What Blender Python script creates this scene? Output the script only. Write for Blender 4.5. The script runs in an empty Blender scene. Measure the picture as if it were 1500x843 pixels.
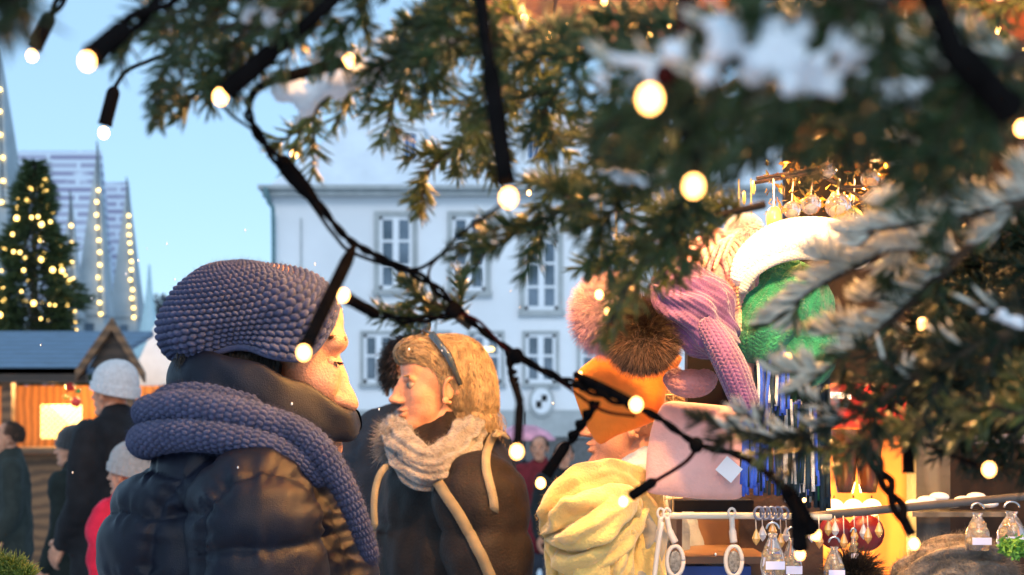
import bpy, math, random
import numpy as np
from mathutils import Vector
random.seed(7); RNG = np.random.default_rng(11)
S = bpy.context.scene; C = S.collection
F = 2060.0; CAMZ = 1.55; HZ = 620.0
def P(px, py, D):
    return np.array([(px - 750.0) / F * D, D, CAMZ + (HZ - py) / F * D])
# ------------------------------------------------------------------ camera, world
cd = bpy.data.cameras.new('camera'); cam = bpy.data.objects.new('camera', cd); C.objects.link(cam)
cam.location = (0, 0, CAMZ); cam.rotation_euler = (math.radians(90), 0, 0)
cd.sensor_width = 36; cd.lens = 36 * F / 1500; cd.shift_y = (HZ - 421.5) / 1500
cd.clip_start = .05; cd.clip_end = 3000
cd.dof.use_dof = True; cd.dof.focus_distance = 2.15; cd.dof.aperture_fstop = 6.6; cd.dof.aperture_blades = 0
S.camera = cam
w = bpy.data.worlds.new('World'); S.world = w; w.use_nodes = True
nt = w.node_tree; bg = nt.nodes['Background']
sky = nt.nodes.new('ShaderNodeTexSky'); sky.sky_type = 'NISHITA'; sky.sun_disc = False
sky.sun_elevation = math.radians(35); sky.sun_rotation = math.radians(180)
sky.air_density = 1.0; sky.dust_density = .5; sky.ozone_density = 3
hs = nt.nodes.new('ShaderNodeMix'); hs.data_type = 'RGBA'; hs.blend_type = 'MULTIPLY'; hs.inputs[0].default_value = 1; hs.inputs[7].default_value = (.80, .89, .98, 1)
nt.links.new(sky.outputs[0], hs.inputs[6])
ov = nt.nodes.new('ShaderNodeMix'); ov.data_type = 'RGBA'; ov.inputs[0].default_value = .68; ov.inputs[7].default_value = (2.35, 3.75, 5.0, 1)
nt.links.new(hs.outputs[2], ov.inputs[6]); nt.links.new(ov.outputs[2], bg.inputs[0]); bg.inputs[1].default_value = .1
S.view_settings.view_transform = 'Standard'; S.view_settings.look = 'None'; S.view_settings.exposure = 1.12
S.view_settings.gamma = 1
S.cycles.use_denoising = True; S.cycles.max_bounces = 6; S.cycles.sample_clamp_indirect = 6
S.cycles.transparent_max_bounces = 6
sl = bpy.data.lights.new('sun', 'SUN'); so = bpy.data.objects.new('sun', sl); C.objects.link(so)
sl.energy = .42; sl.angle = math.radians(25); sl.color = (1, .98, .95)
so.rotation_euler = (math.radians(55), 0, 0)
def lamp(name, p, power, col, r):
    l = bpy.data.lights.new(name, 'POINT'); l.energy = power; l.color = col; l.shadow_soft_size = r
    o = bpy.data.objects.new(name, l); o.location = tuple(p); C.objects.link(o); return o
# ------------------------------------------------------------------ materials
def M(name, col, rough=.7, var=.25, nscale=12, bump=0, bscale=60, metal=0, coat=0, sheen=0, trans=0, col2=None, spec=.5, wave=None, sub=0):
    m = bpy.data.materials.new(name); m.use_nodes = True; t = m.node_tree; b = t.nodes['Principled BSDF']
    b.inputs['Roughness'].default_value = rough; b.inputs['Metallic'].default_value = metal
    b.inputs['Coat Weight'].default_value = coat; b.inputs['Sheen Weight'].default_value = sheen
    b.inputs['Transmission Weight'].default_value = trans; b.inputs['Specular IOR Level'].default_value = spec
    if sub: b.inputs['Subsurface Weight'].default_value = sub; b.inputs['Subsurface Scale'].default_value = .01; b.inputs['Subsurface Radius'].default_value = (1, .35, .2)
    tc = t.nodes.new('ShaderNodeTexCoord'); n = t.nodes.new('ShaderNodeTexNoise'); n.inputs['Scale'].default_value = nscale
    n.inputs['Detail'].default_value = 6; t.links.new(tc.outputs['Object'], n.inputs['Vector'])
    r = t.nodes.new('ShaderNodeValToRGB'); c2 = col2 or tuple(min(1, c * (1 + var)) for c in col); c1 = col if col2 else tuple(c * (1 - var) for c in col)
    r.color_ramp.elements[0].position = .35; r.color_ramp.elements[1].position = .65
    r.color_ramp.elements[0].color = (*c1, 1); r.color_ramp.elements[1].color = (*c2, 1)
    src = n.outputs['Fac']
    if wave:
        wv = t.nodes.new('ShaderNodeTexWave'); wv.bands_direction = wave[0]; wv.inputs['Scale'].default_value = wave[1]; wv.inputs['Distortion'].default_value = wave[2]
        wv.inputs['Detail'].default_value = 3; t.links.new(tc.outputs['Object'], wv.inputs['Vector'])
        mx = t.nodes.new('ShaderNodeMath'); mx.operation = 'ADD'; mx.inputs[1].default_value = 0
        ml = t.nodes.new('ShaderNodeMix'); ml.inputs[0].default_value = .5
        t.links.new(n.outputs['Fac'], ml.inputs[2]); t.links.new(wv.outputs['Fac'], ml.inputs[3]); src = ml.outputs[0]
    t.links.new(src, r.inputs[0]); t.links.new(r.outputs[0], b.inputs['Base Color'])
    if bump:
        n2 = t.nodes.new('ShaderNodeTexNoise'); n2.inputs['Scale'].default_value = bscale; n2.inputs['Detail'].default_value = 4
        t.links.new(tc.outputs['Object'], n2.inputs['Vector']); bp = t.nodes.new('ShaderNodeBump'); bp.inputs['Strength'].default_value = bump
        bp.inputs['Distance'].default_value = .01; t.links.new(n2.outputs['Fac'], bp.inputs['Height']); t.links.new(bp.outputs[0], b.inputs['Normal'])
    return m
def E(name, col, st):
    m = bpy.data.materials.new(name); m.use_nodes = True; b = m.node_tree.nodes['Principled BSDF']
    b.inputs['Base Color'].default_value = (.8, .7, .5, 1); b.inputs['Emission Color'].default_value = (*col, 1); b.inputs['Emission Strength'].default_value = st
    return m
def brick_mat(name, c1, c2, mortar, scale, bw, rh, ms, rough=.8):
    m = bpy.data.materials.new(name); m.use_nodes = True; t = m.node_tree; b = t.nodes['Principled BSDF']; b.inputs['Roughness'].default_value = rough
    tc = t.nodes.new('ShaderNodeTexCoord'); sp = t.nodes.new('ShaderNodeSeparateXYZ'); cb = t.nodes.new('ShaderNodeCombineXYZ')
    t.links.new(tc.outputs['Object'], sp.inputs[0]); t.links.new(sp.outputs['X'], cb.inputs['X']); t.links.new(sp.outputs['Z'], cb.inputs['Y'])
    k = t.nodes.new('ShaderNodeTexBrick'); k.inputs['Scale'].default_value = scale; k.inputs['Brick Width'].default_value = bw; k.inputs['Row Height'].default_value = rh
    k.inputs['Mortar Size'].default_value = ms; k.inputs['Color1'].default_value = (*c1, 1); k.inputs['Color2'].default_value = (*c2, 1); k.inputs['Mortar'].default_value = (*mortar, 1)
    n = t.nodes.new('ShaderNodeTexNoise'); n.inputs['Scale'].default_value = 1.3; n.inputs['Detail'].default_value = 5
    t.links.new(tc.outputs['Object'], n.inputs[0]); mx = t.nodes.new('ShaderNodeMix'); mx.data_type = 'RGBA'
    r = t.nodes.new('ShaderNodeMapRange'); r.inputs[1].default_value = .56; r.inputs[2].default_value = .7; t.links.new(n.outputs['Fac'], r.inputs[0])
    t.links.new(r.outputs[0], mx.inputs[0]); t.links.new(cb.outputs[0], k.inputs[0]); t.links.new(k.outputs[0], mx.inputs[6]); mx.inputs[7].default_value = (*mortar, 1)
    t.links.new(mx.outputs[2], b.inputs['Base Color']); return m
# ------------------------------------------------------------------ mesh helpers
def tag(o, label=None, cat=None, group=None, kind=None):
    if label: o['label'] = label
    if cat: o['category'] = cat
    if group: o['group'] = group
    if kind: o['kind'] = kind
    return o
def mk(name, V, Fc, mat, parent=None, smooth=True):
    me = bpy.data.meshes.new(name)
    V = np.asarray(V, dtype=np.float64)
    if isinstance(Fc, np.ndarray):
        k = Fc.shape[1]; me.vertices.add(len(V)); me.vertices.foreach_set('co', V.ravel().astype(np.float32))
        me.loops.add(Fc.size); me.loops.foreach_set('vertex_index', Fc.ravel().astype(np.int32))
        me.polygons.add(len(Fc)); me.polygons.foreach_set('loop_start', (np.arange(len(Fc)) * k).astype(np.int32))
        me.polygons.foreach_set('loop_total', np.full(len(Fc), k, np.int32))
        me.update(calc_edges=True); me.validate()
    else:
        me.from_pydata([tuple(v) for v in V], [], Fc); me.update()
    o = bpy.data.objects.new(name, me); C.objects.link(o)
    for m in (mat if isinstance(mat, (list, tuple)) else [mat]): me.materials.append(m)
    if smooth: me.polygons.foreach_set('use_smooth', [True] * len(me.polygons))
    if parent: o.parent = parent
    return o
def empty(name, p=(0, 0, 0)):
    o = bpy.data.objects.new(name, None); o.empty_display_size = .1; C.objects.link(o); return o
class MB:
    def __init__(s): s.V = []; s.F = []; s.n = 0
    def add(s, V, Fc):
        V = np.asarray(V); s.V.append(V); s.F += [tuple(int(i) + s.n for i in f) for f in Fc]; s.n += len(V); return s
    def box(s, a, b, bev=0):
        x0, y0, z0 = a; x1, y1, z1 = b
        return s.add([(x0, y0, z0), (x1, y0, z0), (x1, y1, z0), (x0, y1, z0), (x0, y0, z1), (x1, y0, z1), (x1, y1, z1), (x0, y1, z1)],
                     [(0, 3, 2, 1), (4, 5, 6, 7), (0, 1, 5, 4), (1, 2, 6, 5), (2, 3, 7, 6), (3, 0, 4, 7)])
    def prism(s, poly, y0, y1):
        n = len(poly); V = [(x, y0, z) for x, z in poly] + [(x, y1, z) for x, z in poly]
        return s.add(V, [tuple(range(n)), tuple(range(2 * n - 1, n - 1, -1))] + [(i, n + i, n + (i + 1) % n, (i + 1) % n) for i in range(n)])
    def tube(s, pts, r, n=10, flat=1.0): V, Fc = tube(pts, r, n, flat); return s.add(V, Fc)
    def ell(s, c, r, nu=20, nv=12):
        V, Fc = sphere(nu, nv); return s.add(V * np.asarray(r) + np.asarray(c), Fc)
    def build(s, name, mat, parent=None, smooth=False): return mk(name, np.vstack(s.V), s.F, mat, parent, smooth)
def sphere(nu=20, nv=12):
    V = [(0, 0, 1.)]
    for j in range(1, nv):
        t = math.pi * j / nv
        V += [(math.sin(t) * math.cos(2 * math.pi * i / nu), math.sin(t) * math.sin(2 * math.pi * i / nu), math.cos(t)) for i in range(nu)]
    V.append((0, 0, -1.)); Fc = []
    for i in range(nu):
        i2 = (i + 1) % nu; Fc.append((0, 1 + i, 1 + i2))
        for j in range(nv - 2): a = 1 + j * nu; Fc.append((a + i, a + nu + i, a + nu + i2, a + i2))
        a = 1 + (nv - 2) * nu; Fc.append((a + i, len(V) - 1, a + i2))
    return np.array(V), Fc
def smoothpts(pts, n):
    pts = np.asarray(pts, float)
    if len(pts) == 2: t = np.linspace(0, 1, n)[:, None]; return pts[0] * (1 - t) + pts[1] * t
    d = np.r_[0, np.cumsum(np.linalg.norm(np.diff(pts[:, :3], axis=0), axis=1))]; q = np.vstack([2 * pts[0] - pts[1], pts, 2 * pts[-1] - pts[-2]])
    out = []
    for u in np.linspace(0, d[-1], n):
        i = min(max(np.searchsorted(d, u, side='right') - 1, 0), len(pts) - 2); t = (u - d[i]) / max(d[i + 1] - d[i], 1e-9)
        p0, p1, p2, p3 = q[i:i + 4]
        out.append(.5 * (2 * p1 + (p2 - p0) * t + (2 * p0 - 5 * p1 + 4 * p2 - p3) * t * t + (3 * p1 - p0 - 3 * p2 + p3) * t ** 3))
    return np.array(out)
def frames(pts):
    T = np.gradient(pts, axis=0); T /= np.linalg.norm(T, axis=1)[:, None] + 1e-12
    N = np.zeros_like(T); a = np.array([0, 0, 1.]) if abs(T[0][2]) < .9 else np.array([1., 0, 0])
    v = np.cross(T[0], a); N[0] = v / np.linalg.norm(v)
    for i in range(1, len(T)):
        v = N[i - 1] - T[i] * np.dot(N[i - 1], T[i]); N[i] = v / (np.linalg.norm(v) + 1e-12)
    return T, N, np.cross(T, N)
def tube(pts, r, n=10, flat=1.0, caps=True):
    pts = np.asarray(pts, float); m = len(pts); r = np.broadcast_to(np.asarray(r, float), (m,)); T, N, B = frames(pts)
    a = np.arange(n) * 2 * math.pi / n
    V = (pts[:, None] + r[:, None, None] * (np.cos(a)[None, :, None] * N[:, None] + flat * np.sin(a)[None, :, None] * B[:, None])).reshape(-1, 3)
    Fc = [(i * n + j, i * n + (j + 1) % n, (i + 1) * n + (j + 1) % n, (i + 1) * n + j) for i in range(m - 1) for j in range(n)]
    if caps: Fc += [tuple(range(n - 1, -1, -1)), tuple(range((m - 1) * n, m * n))]
    return V, Fc
def lathe(prof, c, n=24, axis=(0, 0, 1)):
    V = []; c = np.asarray(c)
    for r, z in prof: V += [c + np.array([r * math.cos(2 * math.pi * i / n), r * math.sin(2 * math.pi * i / n), z]) for i in range(n)]
    m = len(prof); return V, [(i * n + j, i * n + (j + 1) % n, (i + 1) * n + (j + 1) % n, (i + 1) * n + j) for i in range(m - 1) for j in range(n)]
def grid_faces(nu, nv, wrap=True):
    j = np.arange(nv - 1)[:, None]; i = np.arange(nu if wrap else nu - 1)[None]; i2 = (i + 1) % nu
    return np.stack([j * nu + i, j * nu + i2, (j + 1) * nu + i2, (j + 1) * nu + i], -1).reshape(-1, 4)
def wob(V, f, seed=0, k=6):
    g = np.random.default_rng(seed); r = 0
    for i in range(k):
        d = g.normal(size=3); d /= np.linalg.norm(d); d2 = g.normal(size=3); d2 /= np.linalg.norm(d2); ff = f * (1 + .8 * g.random())
        r = r + np.sin(V @ d * ff + g.random() * 6 + 1.3 * np.sin(V @ d2 * ff * .7 + g.random() * 6))
    return r / k ** .5
def sdf_union(Pn, adds, subs=(), k=.012):
    d = None
    for c, r in adds:
        q = Pn - np.asarray(c); r = np.asarray(r, float) * np.ones(3)
        k0 = np.linalg.norm(q / r, axis=-1); k1 = np.linalg.norm(q / r ** 2, axis=-1) + 1e-9; e = k0 * (k0 - 1) / k1
        if d is None: d = e
        else: h = np.clip(.5 + .5 * (d - e) / k, 0, 1); d = d * (1 - h) + e * h - k * h * (1 - h)
    for c, r in subs:
        q = Pn - np.asarray(c); r = np.asarray(r, float) * np.ones(3)
        k0 = np.linalg.norm(q / r, axis=-1); k1 = np.linalg.norm(q / r ** 2, axis=-1) + 1e-9; e = -k0 * (k0 - 1) / k1
        ks = k * .6; h = np.clip(.5 - .5 * (d - e) / ks, 0, 1); d = d * (1 - h) + e * h + ks * h * (1 - h)
    return d
def cast(dirs, c, adds, subs=(), k=.012, rmax=.35):
    t = np.full(len(dirs), rmax)
    for _ in range(60): t = np.clip(t - .7 * sdf_union(c + dirs * t[:, None], adds, subs, k), .001, rmax)
    return c + dirs * t[:, None]
def remesh(mb, voxel, smooth=8):
    me = bpy.data.meshes.new('tmp'); me.from_pydata([tuple(v) for v in np.vstack(mb.V)], [], mb.F); o = bpy.data.objects.new('tmp', me); C.objects.link(o)
    r = o.modifiers.new('r', 'REMESH'); r.mode = 'VOXEL'; r.voxel_size = voxel
    s = o.modifiers.new('s', 'SMOOTH'); s.iterations = smooth; s.factor = .5
    dg = bpy.context.evaluated_depsgraph_get(); ev = o.evaluated_get(dg); m2 = ev.to_mesh()
    V = np.empty(len(m2.vertices) * 3, np.float32); m2.vertices.foreach_get('co', V); N = np.empty_like(V); m2.vertex_normals.foreach_get('vector', N)
    Fc = np.empty(len(m2.loops), np.int32); m2.loops.foreach_get('vertex_index', Fc)
    ls = [tuple(p.vertices) for p in m2.polygons]; ev.to_mesh_clear(); bpy.data.objects.remove(o); bpy.data.meshes.remove(me)
    return V.reshape(-1, 3).astype(float), N.reshape(-1, 3).astype(float), ls
def cap(mb, p0, p1, r0, r1, sc=(1, 1, 1), n=16):
    p0 = np.asarray(p0, float); p1 = np.asarray(p1, float); d = p1 - p0; L = np.linalg.norm(d); u = d / L
    pts = []; rr = []
    for a in np.linspace(-90, 0, 5): pts.append(p0 + u * r0 * math.sin(math.radians(a))); rr.append(max(r0 * math.cos(math.radians(a)), 1e-4))
    for a in np.linspace(0, 90, 5): pts.append(p1 + u * r1 * math.sin(math.radians(a))); rr.append(max(r1 * math.cos(math.radians(a)), 1e-4))
    V, Fc = tube(np.array(pts), rr, n)
    m = (p0 + p1) / 2; mb.add((V - m) * np.asarray(sc) + m, Fc)
def polydist(X, Z, poly):
    best = np.full(X.shape, 1e9); al = np.zeros(X.shape); acc = 0
    for (x0, z0), (x1, z1) in zip(poly[:-1], poly[1:]):
        dx, dz = x1 - x0, z1 - z0; L2 = dx * dx + dz * dz; t = np.clip(((X - x0) * dx + (Z - z0) * dz) / L2, 0, 1)
        d = np.hypot(X - x0 - t * dx, Z - z0 - t * dz); m = d < best; best = np.where(m, d, best); al = np.where(m, acc + t * L2 ** .5, al); acc += L2 ** .5
    return best, al
def strands(name, roots, dirs, length, width, mat, parent=None, segs=4, grav=.0, curl=.3, seed=0):
    """many tapered three-sided hairs as one mesh"""
    g = np.random.default_rng(seed); n = len(roots); length = np.broadcast_to(length, (n,))
    d = dirs / (np.linalg.norm(dirs, axis=1)[:, None] + 1e-9); pts = [roots.copy()]; p = roots.copy()
    bend = g.normal(size=(n, 3)) * curl
    for s in range(segs):
        d = d + bend / segs + np.array([0, 0, -grav]) / segs; d /= np.linalg.norm(d, axis=1)[:, None]
        p = p + d * (length / segs)[:, None]; pts.append(p.copy())
    a = np.cross(dirs, g.normal(size=(n, 3))); a /= np.linalg.norm(a, axis=1)[:, None] + 1e-9; b = np.cross(d, a)
    V = []
    for s, q in enumerate(pts):
        ww = width * (1 - .85 * s / segs)
        for k in range(3):
            t = 2 * math.pi * k / 3; V.append(q + ww * (math.cos(t) * a + math.sin(t) * b))
    V = np.stack(V, 1).reshape(-1, 3); per = 3 * (segs + 1); f = []
    for s in range(segs):
        for k in range(3): f.append((s * 3 + k, s * 3 + (k + 1) % 3, s * 3 + 3 + (k + 1) % 3, s * 3 + 3 + k))
    f = np.array(f); Fc = (np.arange(n)[:, None, None] * per + f[None]).reshape(-1, 4)
    return mk(name, V, Fc, mat, parent)
def fuzz(o, n, L, seed, wd=.00013, mat=None):
    me = o.data; V = np.empty(len(me.vertices) * 3, np.float32); me.vertices.foreach_get('co', V); V = V.reshape(-1, 3).astype(float); N = np.empty(len(me.vertices) * 3, np.float32); me.vertex_normals.foreach_get('vector', N); N = N.reshape(-1, 3).astype(float)
    g = np.random.default_rng(seed); i = g.integers(0, len(V), n); c0 = V.mean(0); sg_ = 1.
    strands('wool_fuzz', V[i], N[i] * sg_ + g.normal(size=(n, 3)) * .8, L * (.4 + g.random(n)), wd, mat or m_navy, o, 3, .2, 1.2, seed)
# knit stitch height field: u, v in stitch units
def stitch(u, v, lean=.25):
    row = np.floor(v); fv = v - row - .5; uu = u + .5 * (row % 2) + lean * fv * np.where(row % 2 == 0, 1, -1); fu = uu - np.floor(uu) - .5
    return np.sqrt(np.clip(1 - (fu / .53) ** 2 - (fv / .53) ** 2, 0, 1))
def vstitch(u, v):
    col = np.floor(u); fu = u - col - .5; vv = v + .9 * fu * np.where(col % 2 == 0, 1, -1); fv = vv - np.floor(vv) - .5
    return np.sqrt(np.clip(1 - (fu / .55) ** 2 - (fv / .6) ** 2, 0, 1))
def knit_tube(name, ctrl, rad, mat, parent=None, ns=14, st=.011, nrow_res=7, amp=.0035, flat=.7, pat=stitch, fold=0, cap_ends=True):
    L = np.linalg.norm(np.diff(np.asarray(ctrl)[:, :3], axis=0), axis=1).sum(); m = int(L / st * nrow_res); nu = ns * 8
    c = smoothpts(np.asarray(ctrl, float), m); pts = c[:, :3]; r = c[:, 3] if c.shape[1] > 3 else np.full(m, rad); T, N, B = frames(pts)
    s = np.r_[0, np.cumsum(np.linalg.norm(np.diff(pts, axis=0), axis=1))]; a = np.arange(nu) * 2 * math.pi / nu
    u = np.arange(nu) / 8.; Hh = pat(u[None, :] + 0 * s[:, None], s[:, None] / st + 0 * u[None, :])
    env = np.ones(m)
    if cap_ends: env = np.clip(np.minimum(np.arange(m), np.arange(m)[::-1]) / (nrow_res * 1.5), 0.02, 1) ** .5
    ro = (r[:, None] * (1 + fold * np.sin(3 * a[None] + s[:, None] * 22)) + amp * Hh) * env[:, None]
    V = pts[:, None] + ro[..., None] * (np.cos(a)[None, :, None] * N[:, None] + flat * np.sin(a)[None, :, None] * B[:, None])
    return mk(name, V.reshape(-1, 3), grid_faces(nu, m), mat, parent)
# ------------------------------------------------------------------ shared materials
WARM = (1, .47, .12)
m_snow = M('snow', (.78, .82, .86), .6, .05, 8, .6, 30)
m_wood = M('brown wood', (.16, .075, .03), .6, .35, 6, .4, 40, wave=('Z', 3, 4))
m_dwood = M('dark wood', (.05, .028, .016), .6, .35, 6, .4, 40, wave=('Z', 3, 4))
m_pine = M('pine boards', (.58, .20, .035), .5, .25, 5, .3, 30, wave=('X', 4, 3))
m_gwood = M('grey wood', (.085, .08, .07), .7, .3, 6, .4, 40, wave=('X', 6, 3))
m_skin = M('skin', (.54, .25, .145), .5, .2, 26, .3, 300, sub=.06)
m_black = M('black plastic', (.008, .008, .009), .5, .2, 20, spec=.2)
m_led = E('led', (1, .5, .13), 26)
m_ledf = E('small led', (1, .62, .14), 3.4)
m_slate = M('blue slate', (.07, .125, .20), .45, .3, 5, .4, 20, wave=('Z', 6, 2))
m_glassy = M('clear glass', (.95, .95, .95), .05, 0, 5, trans=.9)
m_chrome = M('steel wire', (.6, .6, .6), .25, .1, 20, metal=1)
m_white = M('white card', (.82, .82, .85), .6, .04)
# ------------------------------------------------------------------ ground
x = 2500
g = mk('ground', [(-x, -x, 0), (x, -x, 0), (x, x, 0), (-x, x, 0)], [(0, 1, 2, 3)], M('snowy cobbles', (.33, .34, .36), .7, .1, 3, .5, 9, col2=(.7, .73, .78)), None, False)
tag(g, 'snow dusted paved market square', kind='structure')
# ------------------------------------------------------------------ town hall, D = 40
DB = 40.0; k = DB / F
def BX(px): return (px - 750) * k
def BZ(py): return CAMZ + (HZ - py) * k
m_plaster = M('white plaster', (.82, .83, .85), .85, .07, .35, .15, 12)
m_stone = M('grey stone trim', (.40, .42, .42), .8, .1, 3)
m_frame = M('white window frame', (.8, .82, .85), .5, .03)
m_pane = M('dark window pane', (.05, .08, .11), .08, .5, .9, col2=(.16, .21, .27))
hall = empty('town_hall'); tag(hall, 'large white plastered town hall with grey stone window surrounds and mansard roof', 'building')
mb = MB(); X0, X1 = BX(400), BX(1900); mb.box((X0, DB, 0), (X1, DB + 14, BZ(288))); mb.build('wall', m_plaster, hall)
mb = MB(); mb.box((X0 - .1, DB - .15, BZ(640)), (X1, DB, BZ(601))); mb.build('plinth_band', m_stone, hall)
mb = MB(); mb.box((X0 - .12, DB - .06, 0), (X1, DB, BZ(641))); mb.build('plinth', M('dark plinth', (.12, .12, .12), .8), hall)
mb = MB(); mb.box((X0 - .25, DB - .35, BZ(289)), (X1, DB + 14.3, BZ(281))); mb.box((X0 - .35, DB - .5, BZ(281)), (X1, DB + 14.4, BZ(275))); mb.build('cornice', m_stone, hall)
mb = MB(); z0, z1 = BZ(275), BZ(150); a, b = X0 + .1, X1
mb.add([(a - .2, DB - .2, z0), (b, DB - .2, z0), (b, DB + 14, z0), (a - .2, DB + 14, z0), (a + 2.2, DB + 1.3, z1), (b, DB + 1.3, z1), (b, DB + 12, z1), (a + 2.2, DB + 12, z1)],
       [(0, 3, 2, 1), (0, 1, 5, 4), (1, 2, 6, 5), (2, 3, 7, 6), (3, 0, 4, 7), (4, 5, 6, 7)])
rf = mb.build('roof', M('snowy mansard roof', (.70, .74, .79), .7, .08, 1.2, .3, 6), hall)
def window(l, t, r, b, sur, cols=2, rows=3, Y=DB, par=hall, sm=None):
    s = MB(); q = sur * k; L, R, T, Bt = BX(l), BX(r), BZ(t), BZ(b)
    s.box((L - q, Y - .09, T), (R + q, Y + .05, T + q)); s.box((L - q - .04, Y - .15, Bt - q), (R + q + .04, Y + .05, Bt)); s.box((L - q, Y - .09, Bt), (L, Y + .05, T)); s.box((R, Y - .09, Bt), (R + q, Y + .05, T))
    wn = s.build('window', sm or m_stone, par)
    f = MB(); fw = .09
    f.box((L, Y - .05, Bt), (L + fw, Y + .03, T)); f.box((R - fw, Y - .05, Bt), (R, Y + .03, T)); f.box((L, Y - .05, T - fw), (R, Y + .028, T)); f.box((L, Y - .05, Bt), (R, Y + .028, Bt + fw * 1.3))
    for i in range(1, cols):
        xx = L + (R - L) * i / cols; f.box((xx - .085, Y - .06, Bt), (xx + .085, Y + .03, T))
    for j in range(1, rows):
        zz = Bt + (T - Bt) * (.56 if rows == 2 else j / rows); f.box((L, Y - .047, zz - .035), (R, Y + .026, zz + .035))
    f.build('frame', m_frame, wn)
    p = MB(); p.box((L, Y - .02, Bt), (R, Y - .01, T)); p.build('pane', m_pane, wn)
for c, t, b in ((580, 318, 425), (687, 318, 427), (793, 352, 455), (900, 340, 448), (1010, 340, 448)): window(c - 24, t, c + 24, b, 8)
for c in (555, 634, 712, 792, 872, 952): window(c - 22, 490, c + 22, 562, 5, 2, 2)
for c in (600, 708, 782, 880):
    mb = MB(); mb.box((BX(c - 20), DB + .25, BZ(240)), (BX(c + 20), DB + 2.5, BZ(186))); mb.prism([(BX(c - 24), BZ(187)), (BX(c + 24), BZ(187)), (BX(c), BZ(168))], DB + .15, DB + 2.5)
    d = mb.build('dormer', m_plaster, rf); f = MB(); f.box((BX(c - 11), DB + .2, BZ(234)), (BX(c + 11), DB + .26, BZ(192))); f.build('dormer_window', m_frame, rf)
    f = MB(); f.box((BX(c - 8), DB + .17, BZ(231)), (BX(c - 1), DB + .21, BZ(195))); f.box((BX(c + 1), DB + .17, BZ(231)), (BX(c + 8), DB + .21, BZ(195))); f.build('dormer_pane', M('blue pane', (.05, .14, .3), .1), rf)
mb = MB(); mb.tube(smoothpts([P(392, 281, DB - .4), P(393, 296, DB - .4), P(400, 312, DB - .35), P(401, 640, DB - .3)], 24), .06, 8)
mb.box((BX(390), DB - .55, BZ(294)), (BX(397), DB - .3, BZ(279))); mb.build('downpipe', M('verdigris pipe', (.1, .2, .22), .5), hall)
mb = MB(); mb.tube([P(441, 320, DB - .1), P(441, 395, DB - .1)], .025, 6); mb.build('lightning_rod', m_stone, hall)
# crest: oval shield with quarterings
mb = MB(); pol = [(BX(793) + .36 * math.cos(a) * (1 if math.sin(a) > 0 else 1), BZ(588) + .46 * math.sin(a)) for a in np.linspace(0, 2 * math.pi, 24, endpoint=False)]
mb.prism(pol, DB - .22, DB - .02); cr = mb.build('crest', m_stone, hall); mb = MB()
mb.prism([(x_, z_) for x_, z_ in [((p[0] - BX(793)) * .78 + BX(793), (p[1] - BZ(588)) * .78 + BZ(588)) for p in pol]], DB - .25, DB - .2); mb.build('shield', m_frame, cr)
mb = MB(); mb.box((BX(793), DB - .27, BZ(588)), (BX(801), DB - .24, BZ(579))); mb.box((BX(785), DB - .27, BZ(598)), (BX(793), DB - .24, BZ(588))); mb.build('quartering', m_black, cr)
# lit chandelier seen in one window
mb = MB()
for dx in (-6, 0, 6, 9): mb.ell((BX(712 + dx), DB - .06, BZ(512)), (.05, .03, .05), 8, 6)
tag(mb.build('window_star', m_ledf), 'small warm fairy lights in the window behind the blond head', 'lights')
# ------------------------------------------------------------------ left houses and spires
m_tile = brick_mat('snowy roof tiles', (.26, .25, .38), (.40, .42, .54), (.62, .70, .80), 1.0, 1.7, .23, .05)
m_gable = M('pale gable', (.36, .41, .44), .8, .15, 1.5)
def spire(px0, px1, pyb, pxa, pya, D, label, lights=True, mat=m_gable, n=10, side=1):
    a = P(px0, pyb, D); b = P(px1, pyb, D); t = P(pxa, pya, D); h = empty('spire'); tag(h, label, 'spire', 'gable spires edged with lights')
    z0 = 0; w_ = b[0] - a[0]; c = (a[0] + b[0]) / 2
    mb = MB(); mb.box((a[0], D, z0), (b[0], D + w_, a[2])); mb.build('tower', mat, h)
    mb = MB(); q = .06; mb.add([(a[0] - q, D - q, a[2]), (b[0] + q, D - q, a[2]), (b[0] + q, D + w_ + q, a[2]), (a[0] - q, D + w_ + q, a[2]), (t[0], D + w_ / 2, t[2])], [(0, 3, 2, 1), (0, 1, 4), (1, 2, 4), (2, 3, 4), (3, 0, 4)])
    mb.build('spire_roof', mat, h)
    mb = MB(); mb.box((a[0] + w_ * .35, D - .05, a[2] - 1), (b[0] - w_ * .35, D, a[2] - .2)); mb.build('window', m_pane, h)
    if lights:
        s = empty('light_string'); tag(s, 'warm light string climbing the edge of ' + label.split(' ', 1)[1][:60].replace('spire', 'spire'), 'string lights', 'light strings on the spires')
        s['label'] = 'warm bulbs climbing the edge of the ' + label.split(' ', 1)[1]
        e = b if side > 0 else a; e = np.array([e[0] - .05 * side, D - .12, e[2]]); tt = np.array([t[0], D + w_ / 2 - .12, t[2]])
        mb = MB(); mb.tube([e, tt], .015, 5); mb.build('cable', m_black, s)
        for i in range(n):
            u = i / (n - 1) * .72 + .0; p = e * (1 - u) + tt * u; mb = MB(); mb.ell(p + RNG.normal(size=3) * .02, (.042, .042, .042), 10, 7); mb.build('bulb', m_ledf, s, True)
roofh = empty('old_house'); tag(roofh, 'old house with steep snowy tiled roof behind the decorated tree', 'house')
D = 38.; mb = MB(); mb.box((*P(-60, 470, D)[:2], 0), (P(140, 470, D)[0], D + 1.6, P(0, 470, D)[2])); mb.build('wall', M('lilac plaster', (.45, .44, .52), .85, .05), roofh)
a, b = P(-60, 470, D), P(146, 470, D); c_, d_ = P(-60, 214, D), P(138, 214, D)
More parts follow.
